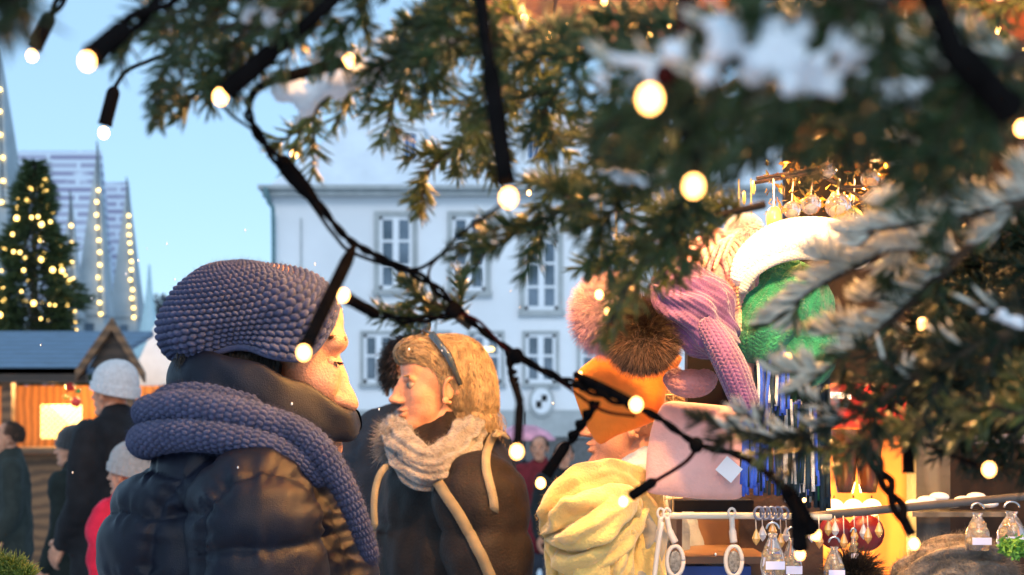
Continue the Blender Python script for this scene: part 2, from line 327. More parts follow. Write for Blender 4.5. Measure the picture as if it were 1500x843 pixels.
mb = MB(); mb.add([a + [0, -.2, 0], b + [0, -.2, 0], d_ + [0, .7, 0], c_ + [0, .7, 0], a + [0, 1.8, 0], b + [0, 1.8, 0]], [(0, 1, 2, 3), (3, 2, 5, 4), (1, 5, 2), (0, 3, 4), (0, 4, 5, 1)]); mb.build('roof', m_tile, roofh)
roof2 = empty('old_house'); tag(roof2, 'lower old house roof with snowy tiles between the two tall spires', 'house')
D = 42.; mb = MB(); mb.box((*P(146, 470, D)[:2], 0), (P(186, 470, D)[0], D + 1.4, P(0, 470, D)[2])); mb.build('wall', m_gable, roof2)
a, b = P(140, 470, D), P(188, 470, D); c_, d_ = P(140, 262, D), P(181, 262, D)
mb = MB(); mb.add([a, b, d_ + [0, .6, 0], c_ + [0, .6, 0], a + [0, 1.5, 0], b + [0, 1.5, 0]], [(0, 1, 2, 3), (3, 2, 5, 4), (1, 5, 2), (0, 3, 4), (0, 4, 5, 1)]); mb.build('roof', m_tile, roof2)
spire(112, 152, 462, 138, 205, 34, 'tall grey spire right of the decorated tree', n=11)
spire(164, 200, 465, 182, 258, 36, 'narrow pale spire nearest the snowy tent', n=12)
spire(84, 112, 465, 100, 278, 33, 'short grey spire just beside the decorated tree', n=6)
spire(-60, 10, 300, -12, 60, 30, 'spire cut by the left edge of the photo', n=6)
tn = empty('pagoda_tent'); tag(tn, 'pale blue pointed pagoda tent behind the stall roof', 'tent')
D = 28.; a = P(186, 520, D); b = P(238, 520, D); t = P(213, 385, D); w_ = b[0] - a[0]; mt = M('pale tent fabric', (.42, .60, .66), .6, .05)
prof = [(w_ / 2, a[2]), (w_ * .32, a[2] + .35), (w_ * .2, a[2] + .8), (w_ * .09, a[2] + 1.3), (.02, t[2])]
V, Fc = lathe(prof, ((a[0] + b[0]) / 2, D + w_ / 2, 0), 8); mb = MB().add(V, Fc); mb.build('tent_roof', mt, tn)
mb = MB(); mb.box((a[0] + .05, D + .05, 0), (b[0] - .05, D + w_ - .05, a[2])); mb.build('tent_wall', mt, tn)
tn = empty('market_tent'); tag(tn, 'white tent roof low between the white beanie and the navy beanie', 'tent')
D = 16.; a = P(190, 590, D); b = P(262, 590, D); mb = MB(); mb.prism([(a[0], a[2]), (b[0], a[2]), (b[0], a[2] + .65), (b[0] - .22, a[2] + 1.0), (a[0], a[2] + .25)], D, D + .8); mb.build('tent_roof', M('white tent', (.72, .78, .84), .6, .04), tn)
mb = MB(); mb.box((a[0] + .03, D + .05, 0), (b[0] - .03, D + .75, a[2])); mb.build('tent_wall', M('white tent side', (.6, .66, .72), .6, .04), tn)
# far bare trees behind
def leafclumps(center, rad, n, size, seed):
    g = np.random.default_rng(seed); p = g.normal(size=(n, 3)); p /= np.linalg.norm(p, axis=1)[:, None]; p *= g.random(n)[:, None] ** .4
    p = p * rad + center; a = g.normal(size=(n, 3)); b = g.normal(size=(n, 3)); a /= np.linalg.norm(a, axis=1)[:, None]; b /= np.linalg.norm(b, axis=1)[:, None]
    V = np.stack([p, p + a * size, p + b * size], 1).reshape(-1, 3); return V, np.arange(3 * n).reshape(-1, 3)
for cx, lab in ((238, 'bare dark tree far behind tents, left one of the pair'), (262, 'bare dark tree far behind tents, right one of the pair')):
    t = empty('bare_tree'); tag(t, lab, 'tree', 'bare trees far behind the tents'); c = P(cx, 450, 60)
    V, Fc = leafclumps(c, np.array([.65, .6, .5]), 500, .16, cx); mk('crown', V, Fc, M('bare twigs', (.06, .07, .09), .9), t, False)
    mb = MB(); mb.tube([(c[0], 60, 0), (c[0], 60, c[2])], [.14, .05], 8); mb.build('trunk', m_dwood, t)
# ------------------------------------------------------------------ far decorated fir
def needles(base, dirs, length, width, g, name, mats, parent, frost=None):
    n = len(base); d = dirs / np.linalg.norm(dirs, axis=1)[:, None]; a = np.cross(d, g.normal(size=(n, 3))); a /= np.linalg.norm(a, axis=1)[:, None] + 1e-9; b = np.cross(d, a)
    bend = g.normal(size=(n, 3)) * .06 * length[:, None]; V = [base]
    wr = width * (.8 + .4 * g.random(n))
    if frost is not None: wr = wr * (1 + .8 * frost)
    for u, s in ((.12, 1.), (.7, .85)):
        for kk in range(3):
            t = kk * 2 * math.pi / 3; V.append(base + d * (length * u)[:, None] + bend * u * u + (wr * s)[:, None] * (math.cos(t) * a + math.sin(t) * b))
    V.append(base + d * length[:, None] + bend); V = np.stack(V, 1).reshape(-1, 3)
    f = np.array([(0, 2, 1, 1), (0, 3, 2, 2), (0, 1, 3, 3)]);
    q = np.array([(1, 2, 5, 4), (2, 3, 6, 5), (3, 1, 4, 6)]); tt = np.array([(0, 2, 1), (0, 3, 2), (0, 1, 3), (4, 5, 7), (5, 6, 7), (6, 4, 7)])
    tri = np.vstack([tt, [(1, 2, 5), (1, 5, 4), (2, 3, 6), (2, 6, 5), (3, 1, 4), (3, 4, 6)]])
    Fc = (np.arange(n)[:, None, None] * 8 + tri[None]).reshape(-1, 3)
    o = mk(name, V, Fc, mats, parent, True)
    if frost is not None: o.data.polygons.foreach_set('material_index', np.repeat(frost.astype(np.int32), len(tri)))
    return o
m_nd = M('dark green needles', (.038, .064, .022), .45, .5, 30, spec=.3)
m_nlit = M('warm lit needles', (.115, .130, .028), .42, .4, 25, spec=.45)  # olive copy: warm bulb light painted into the needle colour
m_nf = M('frosted needles', (.66, .64, .54), .5, .15, 40)
D = 25.; ft = empty('decorated_fir'); tag(ft, 'tall narrow fir tree covered in yellow fairy lights beyond the stall roof', 'tree')
top = P(50, 236, D); H_ = top[2] - .3; g = np.random.default_rng(3)
n = 16000; u = g.random(n) ** .75; zz = top[2] - u * H_; rr = (.06 + u * 1.3) * (.55 + .45 * g.random(n)) * (1 + .28 * np.sin(zz * 7) + .12 * np.sin(zz * 19)); th = g.random(n) * 6.28
rr *= 1 + .25 * np.sin(th * 5 + zz * 3); base = np.stack([top[0] + rr * np.cos(th), D + rr * np.sin(th), zz], 1); dr = np.stack([np.cos(th), np.sin(th), -.25 + .6 * g.random(n)], 1)
mb = MB(); mb.tube([(top[0], D, 0), tuple(top)], [.16, .02], 8); mb.build('trunk', m_dwood, ft)
needles(base, dr, .12 + .16 * g.random(n), .018, g, 'crown', [m_nd], ft)
fs = empty('light_string'); tag(fs, 'yellow fairy lights wound round the tall narrow fir', 'string lights')
cp = []
for i in range(100):
    u = .05 + .95 * i / 99 * .52; a = i * .63 + .5 * math.sin(i); z = top[2] - u * H_; r_ = .12 + u * 1.22 + .05 * random.random(); p = np.array([top[0] + r_ * math.cos(a), D + r_ * math.sin(a), z + random.uniform(-.08, .08)]); cp.append(p)
    mb = MB(); s_ = random.choice((.022, .03, .045)); mb.ell(p, (s_,) * 3, 8, 6); mb.build('bulb', m_ledf, fs, True)
mb = MB(); mb.tube(np.array(cp), .012, 4); mb.build('cable', m_black, fs)
# ------------------------------------------------------------------ left stall, D = 14
D = 14.; st = empty('market_stall'); tag(st, 'wooden market stall with blue grey roof and glowing orange inside, left edge', 'stall')
def q(px, py, dd=0): p = P(px, py, 14.); return np.array([p[0], 14. + dd, p[2]])
mb = MB(); A, B_, C1, D1 = q(-120, 474, 1.2), q(180, 474, 1.2), q(150, 541, -.3), q(-120, 541, -.3)
mb.add([A, B_, C1, D1, A - [0, 0, .06], B_ - [0, 0, .06], C1 - [0, 0, .06], D1 - [0, 0, .06]], [(0, 3, 2, 1), (4, 5, 6, 7), (0, 1, 5, 4), (1, 2, 6, 5), (2, 3, 7, 6), (3, 0, 4, 7)]); mb.build('roof', m_slate, st)
mb = MB()  # gable end with two barge boards
for (x0, y0, x1, y1) in ((180, 470, 128, 545), (180, 470, 226, 548)):
    a, b = q(x0, y0), q(x1, y1); mb.prism([(a[0], a[2]), (b[0], b[2]), (b[0], b[2] - .1), (a[0], a[2] - .12)], 13.6, 13.68)
mb.build('barge_board', m_wood, st)
mb = MB(); a, b, c = q(178, 480), q(140, 545), q(216, 545); mb.prism([(a[0], a[2]), (b[0], b[2]), (c[0], c[2])], 13.72, 13.78); mb.build('gable', m_dwood, st)
mb = MB(); a, b = q(-120, 541), q(210, 562); mb.box((a[0], 13.7, b[2]), (q(140, 0)[0], 13.76, a[2])); mb.build('fascia', m_dwood, st)
mb = MB(); a, b = q(-120, 560), q(205, 900); mb.box((a[0], 15.4, 0), (b[0], 15.5, a[2])); mb.build('back_wall', m_pine, st)
for px_ in (20, 196): mb = MB(); a = q(px_, 560); mb.box((a[0] - .05, 13.8, 0), (a[0] + .05, 13.9, a[2])); mb.build('post', m_wood, st)
mb = MB(); a, b = q(-120, 655), q(205, 664); mb.box((a[0], 13.6, b[2]), (b[0], 14.2, a[2])); mb.build('counter', m_wood, st)
mb = MB(); a, b = q(-120, 665), q(205, 900); mb.box((a[0], 13.8, 0), (b[0], 13.84, a[2])); mb.build('counter_front', m_wood, st)
pn = empty('lit_panel'); tag(pn, 'glowing yellow star pattern panel inside the left stall', 'light panel')
a, b = q(30, 592), q(92, 644); mb = MB(); mb.box((a[0], 14.6, b[2]), (b[0], 14.62, a[2])); mb.build('pane', E('yellow panel', (1, .72, .22), 1.6), pn)
mb = MB(); W_ = b[0] - a[0]; H2 = a[2] - b[2]
for i in range(-5, 8):
    for s in (1, -1):
        p0 = np.array([a[0] + W_ * i / 7, 14.59, b[2]]); p1 = p0 + [s * H2, 0, H2]; 
        ts = [t for t in np.linspace(0, 1, 30) if a[0] <= (p0 + (p1 - p0) * t)[0] <= b[0]]
        if len(ts) > 1: mb.tube([p0 + (p1 - p0) * ts[0], p0 + (p1 - p0) * ts[-1]], .006, 4)
mb.build('lattice', M('gold lattice', (.7, .45, .1), .5), pn)
for i, (px_, py_, r_, c_, lb) in enumerate(((112, 568, .045, (.6, .02, .02), 'red bauble hanging highest in left stall'), (120, 590, .05, (.75, .05, .03), 'red and white bauble near white beanie'), (106, 583, .03, (.8, .5, .05), 'small gold bauble in left stall'), (124, 574, .025, (.05, .4, .1), 'small green bauble in left stall'))):
    mb = MB(); mb.ell(q(px_, py_, -.2), (r_,) * 3); b_ = mb.build('bauble', M('bauble', c_, .15, .1), None, True); tag(b_, lb, 'bauble', 'baubles hanging in the left stall')
    mb = MB(); mb.tube([q(px_, py_ - 5, -.2), q(px_, 556, -.2)], .004, 4); mb.build('cord', m_black, b_)
lamp('stall_bulb', q(60, 566, .4), 26, (1, .5, .15), .06)
lamp('stall_bulb', q(122, 562, .2), 8, (1, .6, .2), .04)
# ------------------------------------------------------------------ heads and people
HEAD = dict(adds=[((-.018, 0, .03), (.093, .075, .082)), ((.03, 0, -.03), (.055, .058, .085)), ((.05, 0, -.09), (.032, .036, .03)), ((.05, .034, -.022), (.026, .024, .024)), ((.05, -.034, -.022), (.026, .024, .024)),
    ((.074, .022, .017), (.012, .026, .009)), ((.074, -.022, .017), (.012, .026, .009)), ((.06, 0, .045), (.028, .05, .035)), ((.086, 0, .0), (.012, .009, .02)), ((.097, 0, -.018), (.012, .010, .018)), ((.107, 0, -.033), (.0125, .012, .010)),
    ((.094, .012, -.037), (.009, .007, .007)), ((.094, -.012, -.037), (.009, .007, .007)), ((.087, 0, -.058), (.012, .024, .0065)), ((.085, 0, -.070), (.012, .021, .0065)), ((.076, 0, -.098), (.020, .022, .016)), ((.0, 0, -.1), (.05, .05, .06))],
    subs=[((.094, .031, .002), (.015, .017, .009)), ((.094, -.031, .002), (.015, .017, .009)), ((.103, 0, -.064), (.014, .02, .0018)), ((.1, .008, -.045), (.006, .003, .003)), ((.1, -.008, -.045), (.006, .003, .003))])
def head_geo(nu=150, nv=110, spec=HEAD):
    th = np.arange(nu) * 2 * math.pi / nu; ph = np.linspace(.02, math.pi - .02, nv)
    d = np.stack([np.sin(ph)[:, None] * np.cos(th)[None], np.sin(ph)[:, None] * np.sin(th)[None], np.cos(ph)[:, None] + 0 * th[None]], -1).reshape(-1, 3)
    V = cast(d, np.array([.02, 0, -.02]), spec['adds'], spec['subs'], .010, .2); return V, [tuple(f) for f in grid_faces(nu, nv)]
HV, HF = head_geo()
def ear_geo(s):
    mb = MB(); pts = []
    for a in np.linspace(-100, 200, 22): pts.append((-.012 + .016 * math.cos(math.radians(a)), s * (.080 + .006 * math.sin(math.radians(a))), -.012 + .029 * math.sin(math.radians(a))))
    mb.tube(pts, [.0045] * 22, 8); mb.ell((-.008, s * .076, -.01), (.014, .006, .024), 14, 10); mb.ell((.0, s * .078, -.035), (.008, .005, .009), 12, 8); return mb
def hand_geo(mb, wrist, d, palm_n, side, s=1., curl=.5):
    """palm plus five bent fingers; d points along the hand, palm_n out of the palm"""
    d = np.asarray(d, float); d /= np.linalg.norm(d); nrm = np.asarray(palm_n, float); nrm -= d * np.dot(nrm, d); nrm /= np.linalg.norm(nrm); lat = np.cross(d, nrm) * side; w0 = np.asarray(wrist, float)
    for i, (o, L, r) in enumerate(((-.03, .066, .0085), (-.011, .078, .009), (.010, .073, .0088), (.029, .058, .0078))):
        b = w0 + d * .085 * s + lat * o * s; cap(mb, w0 + lat * o * .6 * s + d * .01, b, .015 * s, .012 * s, n=10); dd = d.copy(); p = b
        for j, f in enumerate((.45, .32, .23)):
            dd = dd + nrm * curl * (.5 + .4 * j); dd /= np.linalg.norm(dd); q2 = p + dd * L * f * s; cap(mb, p, q2, r * s * (1 - .1 * j), r * s * (.93 - .1 * j), n=8); p = q2
    b = w0 + d * .02 * s - lat * .03 * s; p = b; dd = d * .7 - lat * .7 + nrm * .2
    for f in (.4, .33, .27): dd /= np.linalg.norm(dd); q2 = p + dd * .075 * f * s; cap(mb, p, q2, .0115 * s, .0098 * s, n=8); p = q2; dd = dd + d * .35 + nrm * .15
def xf(p, base, yaw, s): 
    c, n_ = math.cos(yaw), math.sin(yaw); p = np.asarray(p, float) * s; return np.stack([p[..., 0] * c - p[..., 1] * n_ + base[0], p[..., 0] * n_ + p[..., 1] * c + base[1], p[..., 2] + base[2]], -1)
class MBX(MB):
    def __init__(s, f): super().__init__(); s.f = f
    def add(s, V, Fc): return super().add(s.f(np.asarray(V, float)), Fc)
HC = np.array([.03, 0, 1.63])
def person(label, px, py, D, yaw, coat, trousers=(.03, .035, .05), hat=None, hair=(.06, .035, .02), hs=1., scarf=None, group=None, arm=0, puff=0, hood=False, hairlen=0, bulk=1., wide=1.):
    """px,py: where the head centre stands in the view; yaw 0 faces +X"""
    hc = P(px, py, D); s = hc[2] / HC[2]; yaw = math.radians(yaw); base = np.array([hc[0], hc[1], 0]) - np.array([HC[0] * math.cos(yaw), HC[0] * math.sin(yaw), 0]) * s
    f = lambda v: xf(v, base, yaw, s); hf = lambda v: f(v * hs / s * (1 if True else 1) + HC)
    hd = lambda v: f(np.asarray(v) * hs + HC)
    b = MBX(f)
    cap(b, (0, 0, 1.42), (.015, 0, 1.56), .062, .055); cap(b, (0, 0, 1.0), (0, 0, 1.36), .13, .15, (.75, 1.15, 1))
    arms = []
    for sd in (1, -1):
        sh = np.array([0, sd * .185 * wide, 1.42 - .1 * (wide - 1)]); el = np.array([-.02 + .05 * arm, sd * .23 * wide, 1.14]); wr = np.array([.08 + .22 * arm, sd * (.22 - .06 * arm) * wide, .92 + .16 * arm]); arms.append((sh, el, wr))
        cap(b, sh, el, .05, .04); cap(b, el, wr, .04, .028); hip = (0, sd * .09, .95); kn = (.02, sd * .1, .5); an = (-.01, sd * .11, .09)
        cap(b, hip, kn, .085, .055); cap(b, kn, an, .055, .036); cap(b, (-.03, sd * .11, .05), (.14, sd * .12, .035), .04, .03)
    V, N, Fl = remesh(b, .016, 3)
    body = MB(); body.add(V, Fl); body.add(hd(HV), HF)
    for sd in (1, -1):
        e = ear_geo(sd); body.add(hd(np.vstack(e.V)), e.F); hb = MBX(f); sh, el, wr = arms[0 if sd == 1 else 1]; hand_geo(hb, wr, wr - el, (-.2, -sd, 0), sd, 1., .45); body.add(np.vstack(hb.V), hb.F)
    o = body.build('person', m_skin, None, True); tag(o, label, 'person', group)
    ey = MB(); ir = MB()
    for sd in (1, -1): ey.ell((.0705, sd * .030, .001), (.0112,) * 3, 14, 10); ir.ell((.0772, sd * .0305, .001), (.006, .0075, .0068), 12, 8)
    mk('eyes', hd(np.vstack(ey.V)), ey.F, M('eye white', (.20, .16, .14), .25, .05), o); mk('iris', hd(np.vstack(ir.V)), ir.F, M('iris', (.05, .07, .08), .1), o)
    rs = np.random.default_rng(int(px))
    rt = np.vstack([np.stack([.083 - .25 * np.abs(yy) ** 1.6 + 0 * yy, yy, .018 + .004 * rs.random(160) - .1 * np.maximum(np.abs(yy) - .035, 0)], 1) for yy in (rs.uniform(.012, .048, 160), rs.uniform(-.048, -.012, 160))])
    hm = M('hair', hair, .5, .4, 60)
    strands('eyebrows', hd(rt), f(np.stack([0 * rt[:, 0] + .2, np.sign(rt[:, 1]), .3 + 0 * rt[:, 0]], 1)) - f(np.zeros((1, 3))), .009 * s, .0007, hm, o, 2)
    if coat is not None:
        c = MBX(f); B2 = bulk
        cap(c, (-.0, 0, .82), (0, 0, 1.36), .2 * B2, .17 * B2, (.78, 1.1, 1), 24); cap(c, (0, -.13, 1.40), (0, .13, 1.40), .085 * B2, .085 * B2)
        for sh, el, wr in arms: cap(c, sh, el, .082 * B2, .07 * B2); cap(c, el, wr, .07 * B2, .05 * B2)
        cap(c, (0, 0, 1.46), (.005, 0, 1.5), .095, .085)
        V, N, Fl = remesh(c, .014 if D < 5 else .022, 5)
        loc = V.copy(); loc[:, 2] /= s
        if puff: V = V + N * (puff * np.abs(np.sin(loc[:, 2] * math.pi / .12)) ** .5 + .004 * wob(V, 45, 3))[:, None]
        else: V = V + N * (.007 * wob(V * np.array([1, 1, .6]), 22, 4) + .003 * wob(V, 60, 5))[:, None]
        mk('coat', V, Fl, M('coat', coat, .75 if not puff else .6, .2, 20, .25, 200, spec=.15), o)
    tr = MBX(f)
    for sd in (1, -1):
        cap(tr, (0, sd * .09, .95), (.02, sd * .1, .5), .105, .08); cap(tr, (.02, sd * .1, .5), (-.01, sd * .11, .14), .08, .066)
    V, N, Fl = remesh(tr, .02, 3); mk('trousers', V, Fl, M('trousers', trousers, .8, .2, 15), o)
    bt = MBX(f)
    for sd in (1, -1): cap(bt, (-.02, sd * .11, .2), (-.02, sd * .11, .06), .062, .06); cap(bt, (-.02, sd * .11, .055), (.15, sd * .125, .048), .055, .045)
    V, N, Fl = remesh(bt, .015, 3); mk('boots', V, Fl, m_black, o)
    if hair is not None and hairlen >= 0 and (not hat or D < 8):
        g = np.random.default_rng(int(px + 1)); n = 2600; dv = g.normal(size=(n * 4, 3)); dv /= np.linalg.norm(dv, axis=1)[:, None]
        dv = dv[(dv[:, 2] > -.35 + .75 * np.maximum(dv[:, 0], -.3))][:n]; pr = cast(dv, np.array([-.018, 0, .03]), HEAD['adds'][:8], (), .01, .2)
        if hat: kk_ = (pr[:, 2] < .0) & (pr[:, 0] < .01); pr, dv = pr[kk_], dv[kk_]
        flow = np.stack([-.9 - .2 * g.random(len(dv)), .3 * dv[:, 1], -.4 + .5 * dv[:, 2]], 1) + dv * .5
        strands('hair', hd(pr - dv * .003), (hd(flow) - hd(np.zeros((1, 3)))), (.03 + hairlen * .1) * s * hs, .0016, hm, o, 4, .5 + hairlen, .35)
    if hat:
        hv = []; nu, nv = 96, 40; g0 = []
        for j in range(nv):
            t = j / (nv - 1); z = -.015 + .155 * t; rr = (1 - max(0, (t - .3) / .7) ** 2.3) ** .5 if t > .3 else 1
            for i in range(nu):
                a = i * 2 * math.pi / nu; rb = 1 + .02 * math.sin(i * 2 * math.pi / 4) * (1 if t < .3 else .5); thick = 1.07 if t < .27 else 1.0
                g0.append((-.014 + .110 * rr * rb * thick * math.cos(a) - .1 * (z < .02) * 0 - .014 * t, .090 * rr * rb * thick * math.sin(a), z + .025 * math.cos(a) * (1 - t)))
        mk('beanie', hd(np.array(g0)), grid_faces(nu, nv), M('beanie', hat, .85, .12, 60, .5, 300, sheen=.3), o)
    if scarf:
        a = np.linspace(0, 2 * math.pi, 15)
        for dz, r0, rt_ in ((0, .1, .035), (.035, .085, .03)):
            cpt = np.stack([r0 * np.cos(a) + .01, r0 * np.sin(a), 1.475 + dz - .02 * np.cos(a)], 1); V, Fc = tube(smoothpts(f(cpt), 60), rt_ * s, 14, .8); V = V + .004 * np.stack([wob(V, 70, 1), wob(V, 70, 2), wob(V, 70, 3)], 1); mk('scarf', V, Fc, M('scarf', scarf, .9, .3, 40, .5, 200, sheen=.4), o)
    return o, f, hd, s
grp = 'people walking through the market'
person('person in black coat and pale grey beanie seen from behind', 165, 572, 6.6, 155, (.012, .012, .014), (.03, .05, .10), (.50, .52, .54), group=grp, arm=.25, bulk=1.05)
person('person with short brown hair in black and olive jacket at the left edge', 10, 642, 9., 200, (.03, .035, .03), (.02, .03, .05), None, (.05, .03, .018), group=grp)
person('person in dark coat and black cap half hidden by the black coat', 106, 655, 7.4, 170, (.012, .016, .014), (.02, .02, .02), (.01, .01, .012), group=grp)
person('child in bright red padded jacket and grey hat', 190, 690, 5.3, 160, (.55, .015, .045), (.05, .05, .05), (.28, .28, .28), group=grp, puff=.012, bulk=1.12)
person('person in dark navy coat and dark hair hidden behind the blond person', 609, 556, 4.0, 80, (.02, .026, .036), (.03, .03, .04), None, (.008, .008, .01), hs=1.06, hairlen=.1, group=grp, bulk=1.25)
person('person with dark hair and red collar far behind under the pink umbrella', 790, 657, 11., -100, (.14, .015, .02), group=grp)
person('person in dark coat far behind, next to the pink umbrella', 742, 655, 12., -80, (.03, .03, .035), group=grp)
person('person in grey coat far behind, left of the blond person', 548, 640, 12., -60, (.10, .11, .12), hat=(.04, .04, .05), group=grp)
person('person in black coat far behind, right of the distant red collar', 826, 668, 10., -90, (.015, .018, .02), group=grp)
um = empty('umbrella'); tag(um, 'pink umbrella open far behind the crowd', 'umbrella'); c = P(768, 640, 11.5)
V, Fc = lathe([(.001, .1), (.1, .09), (.2, .04), (.26, -.02), (.255, -.03)], c, 16); MB().add(V, Fc).build('canopy', M('pink cloth', (.65, .28, .36), .5), um, True)
mb = MB(); mb.tube([c + [0, 0, .2], c - [0, 0, .5]], .008, 6); mb.build('shaft', m_black, um)
# --- right background person beside the yellow scarf
pr, f, hd, s = person('person in pale blue jacket and grey scarf behind the yellow scarf', 928, 610, 2.8, 172, (.34, .42, .52), (.05, .05, .06), None, (.3, .2, .1), scarf=(.22, .22, .25), bulk=1.0)
# --- blond person
bp_, f, hd, s = person('person with wavy blond hair, sunglasses on head, dark brown coat and grey scarf', 640, 566, 3.2, 198, (.017, .014, .013), (.03, .03, .04), None, (.42, .30, .16), hs=.94, hairlen=-1, puff=.010, bulk=1.14, wide=1.3)
blond_coat = [c_ for c_ in bp_.children if c_.name.startswith('coat')][0]
m_bh = M('blond hair', (.34, .24, .13), .42, .35, 40)
def hairmass(parent, hd, seed=5):
    g = np.random.default_rng(seed); blobs = [((-.045, 0, .035), (.082, .086, .078)), ((-.080, .0, -.03), (.062, .09, .085)), ((-.090, 0, -.088), (.058, .086, .052)), ((-.0, 0, .070), (.082, .072, .038)), ((.04, 0, .082), (.044, .062, .030)), ((.068, 0, .072), (.018, .04, .016))]
    nu, nv = 90, 60; th = np.arange(nu) * 2 * math.pi / nu; ph = np.linspace(.03, math.pi - .03, nv)
    d = np.stack([np.sin(ph)[:, None] * np.cos(th)[None], np.sin(ph)[:, None] * np.sin(th)[None], np.cos(ph)[:, None] + 0 * th[None]], -1).reshape(-1, 3)
    V = cast(d, np.array([-.05, 0, .02]), blobs, (), .03, .3); V = V + d * (.005 * wob(V, 70, 7))[:, None]
    o = mk('hair', hd(V), [tuple(x) for x in grid_faces(nu, nv)], m_bh, parent)
    cc = np.array([-.05, 0, .02]); n = 5200; steps = 16; p = np.stack([g.uniform(-.10, .085, n), g.uniform(-.085, .085, n), g.uniform(.0, .14, n)], 1); p = p[(p[:, 0] < .03) | (p[:, 2] > .055)]; n = len(p)
    clump = g.integers(0, 90, n); cph = g.random(90) * 6.28; cam_ = g.normal(size=(90, 3)) * .5; cl = g.uniform(.6, 1.25, 90); P_ = []; lift = g.uniform(.0, .005, n) + .008 * g.random(90)[clump] ** 2
    ds = .0135 * cl[clump] * g.uniform(.7, 1.1, n)
    for st_ in range(steps):
        dd = p - cc; dd /= np.linalg.norm(dd, axis=1)[:, None]; q_ = cast(dd, cc, blobs, (), .03, .3); q_ = q_ + dd * lift[:, None]
        low = q_[:, 2] < -.06; q_ = np.where(low[:, None] & (st_ > 0), p, q_); P_.append(q_)
        back = np.clip((.085 - q_[:, 0]) / .12, 0, 1); fl = np.stack([-1 + .9 * back, .15 * np.sign(q_[:, 1]) * (q_[:, 2] > .05), -.12 - 1.1 * back * (q_[:, 2] < .1)], 1)
        fl += .95 * np.sin(st_ * .85 + cph[clump])[:, None] * cam_[clump]; fl -= dd * np.sum(fl * dd, 1)[:, None] * (~low)[:, None]; fl /= np.linalg.norm(fl, axis=1)[:, None]; p = q_ + fl * ds[:, None]
    W_ = hd(np.stack(P_, 1).reshape(-1, 3)).reshape(n, steps, 3); Vs = []
    a_ = g.normal(size=(n, 3)); a_ /= np.linalg.norm(a_, axis=1)[:, None]
    for st_ in range(steps):
        t_ = W_[:, min(st_ + 1, steps - 1)] - W_[:, max(st_ - 1, 0)]; b_ = np.cross(t_, a_); b_ /= np.linalg.norm(b_, axis=1)[:, None] + 1e-9; c2_ = np.cross(t_, b_); c2_ /= np.linalg.norm(c2_, axis=1)[:, None] + 1e-9; ww = .0011 * (1 - .8 * (st_ / (steps - 1)) ** 2)
        for k_ in range(3): Vs.append(W_[:, st_] + ww * (math.cos(2.094 * k_) * b_ + math.sin(2.094 * k_) * c2_))
    f_ = np.array([(s_ * 3 + k_, s_ * 3 + (k_ + 1) % 3, s_ * 3 + 3 + (k_ + 1) % 3, s_ * 3 + 3 + k_) for s_ in range(steps - 1) for k_ in range(3)])
    mk('hair_strands', np.stack(Vs, 1).reshape(-1, 3), (np.arange(n)[:, None, None] * (3 * steps) + f_[None]).reshape(-1, 4), m_bh, o); return o
hairmass(bp_, hd)
sg = MB()
for sd in (1, -1): sg.tube([(.035, sd * .075, .122), (.0, sd * .099, .07), (-.03, sd * .103, .0)], [.0045, .0045, .003], 8, 2.2)
sg.tube([(.035, -.075, .122), (.045, -.04, .136), (.047, 0, .138), (.045, .04, .136), (.035, .075, .122)], .004, 8)
for sd in (1, -1): sg.ell((.038, sd * .037, .142), (.012, .031, .018), 18, 10)
sgo = mk('sunglasses', hd(np.vstack(sg.V)), sg.F, M('glossy dark glasses', (.03, .045, .06), .08, .2, coat=1)); tag(sgo, 'dark sunglasses pushed up on the blond hair', 'sunglasses')
def B3(px, py, dd=0, D=3.2): return P(px, py, D + dd)
m_gs = M('grey fringed scarf', (.11, .108, .115), .9, .5, 25, .8, 150, col2=(.28, .265, .245), sheen=.3)
def sscarf(name, ctrl, r, parent, mat, flat=.75, folds=7, amp=.12, seed=0, n=120, nu=60):
    c = smoothpts(np.array([list(P(a, b, d)) for a, b, d in ctrl]), n); T, N, B = frames(c); a = np.arange(nu) * 2 * math.pi / nu; s = np.linspace(0, 1, n)
    rr = np.interp(s, np.linspace(0, 1, len(r)), r) if hasattr(r, '__len__') else np.full(n, r)
    env = np.clip(np.minimum(s, 1 - s) / .02, .05, 1) ** .5; ph = np.cumsum(RNG.normal(size=n)) * .06
    R = rr[:, None] * env[:, None] * (1 + amp * np.sin(folds * a[None] + 5 * s[:, None] + ph[:, None]) + amp * .6 * np.sin((folds * 2 - 1) * a[None] - 9 * s[:, None]))
    V = c[:, None] + R[..., None] * (np.cos(a)[None, :, None] * N[:, None] + flat * np.sin(a)[None, :, None] * B[:, None]); V = V.reshape(-1, 3); V = V + .0035 * np.stack([wob(V, 60, seed), wob(V, 60, seed + 1), wob(V, 60, seed + 2)], 1)
    return mk(name, V, grid_faces(nu, n), mat, parent)
sc = sscarf('scarf', [(690, 612, 3.24), (682, 640, 3.08), (655, 668, 3.0), (620, 676, 2.98), (592, 655, 3.02), (580, 634, 3.12), (584, 622, 3.25), (610, 612, 3.34), (660, 606, 3.36), (700, 610, 3.26)], [.03, .036, .038, .036, .032, .03, .03], bp_, m_gs, seed=3, amp=.11, flat=.8)
sscarf('scarf_fold', [(694, 630, 3.2), (680, 662, 3.04), (650, 690, 2.98), (618, 694, 2.97), (592, 674, 3.0), (578, 650, 3.08)], [.025, .034, .036, .036, .03, .02], bp_, m_gs, seed=13, amp=.12, flat=.8)
fuzz(sc, 5000, .012, 71, .0004, m_gs)
g = np.random.default_rng(8); n = 900; rt = np.array([P(a, b, d) for a, b, d in zip(g.uniform(566, 592, n), g.uniform(628, 665, n), g.uniform(3.05, 3.15, n))])
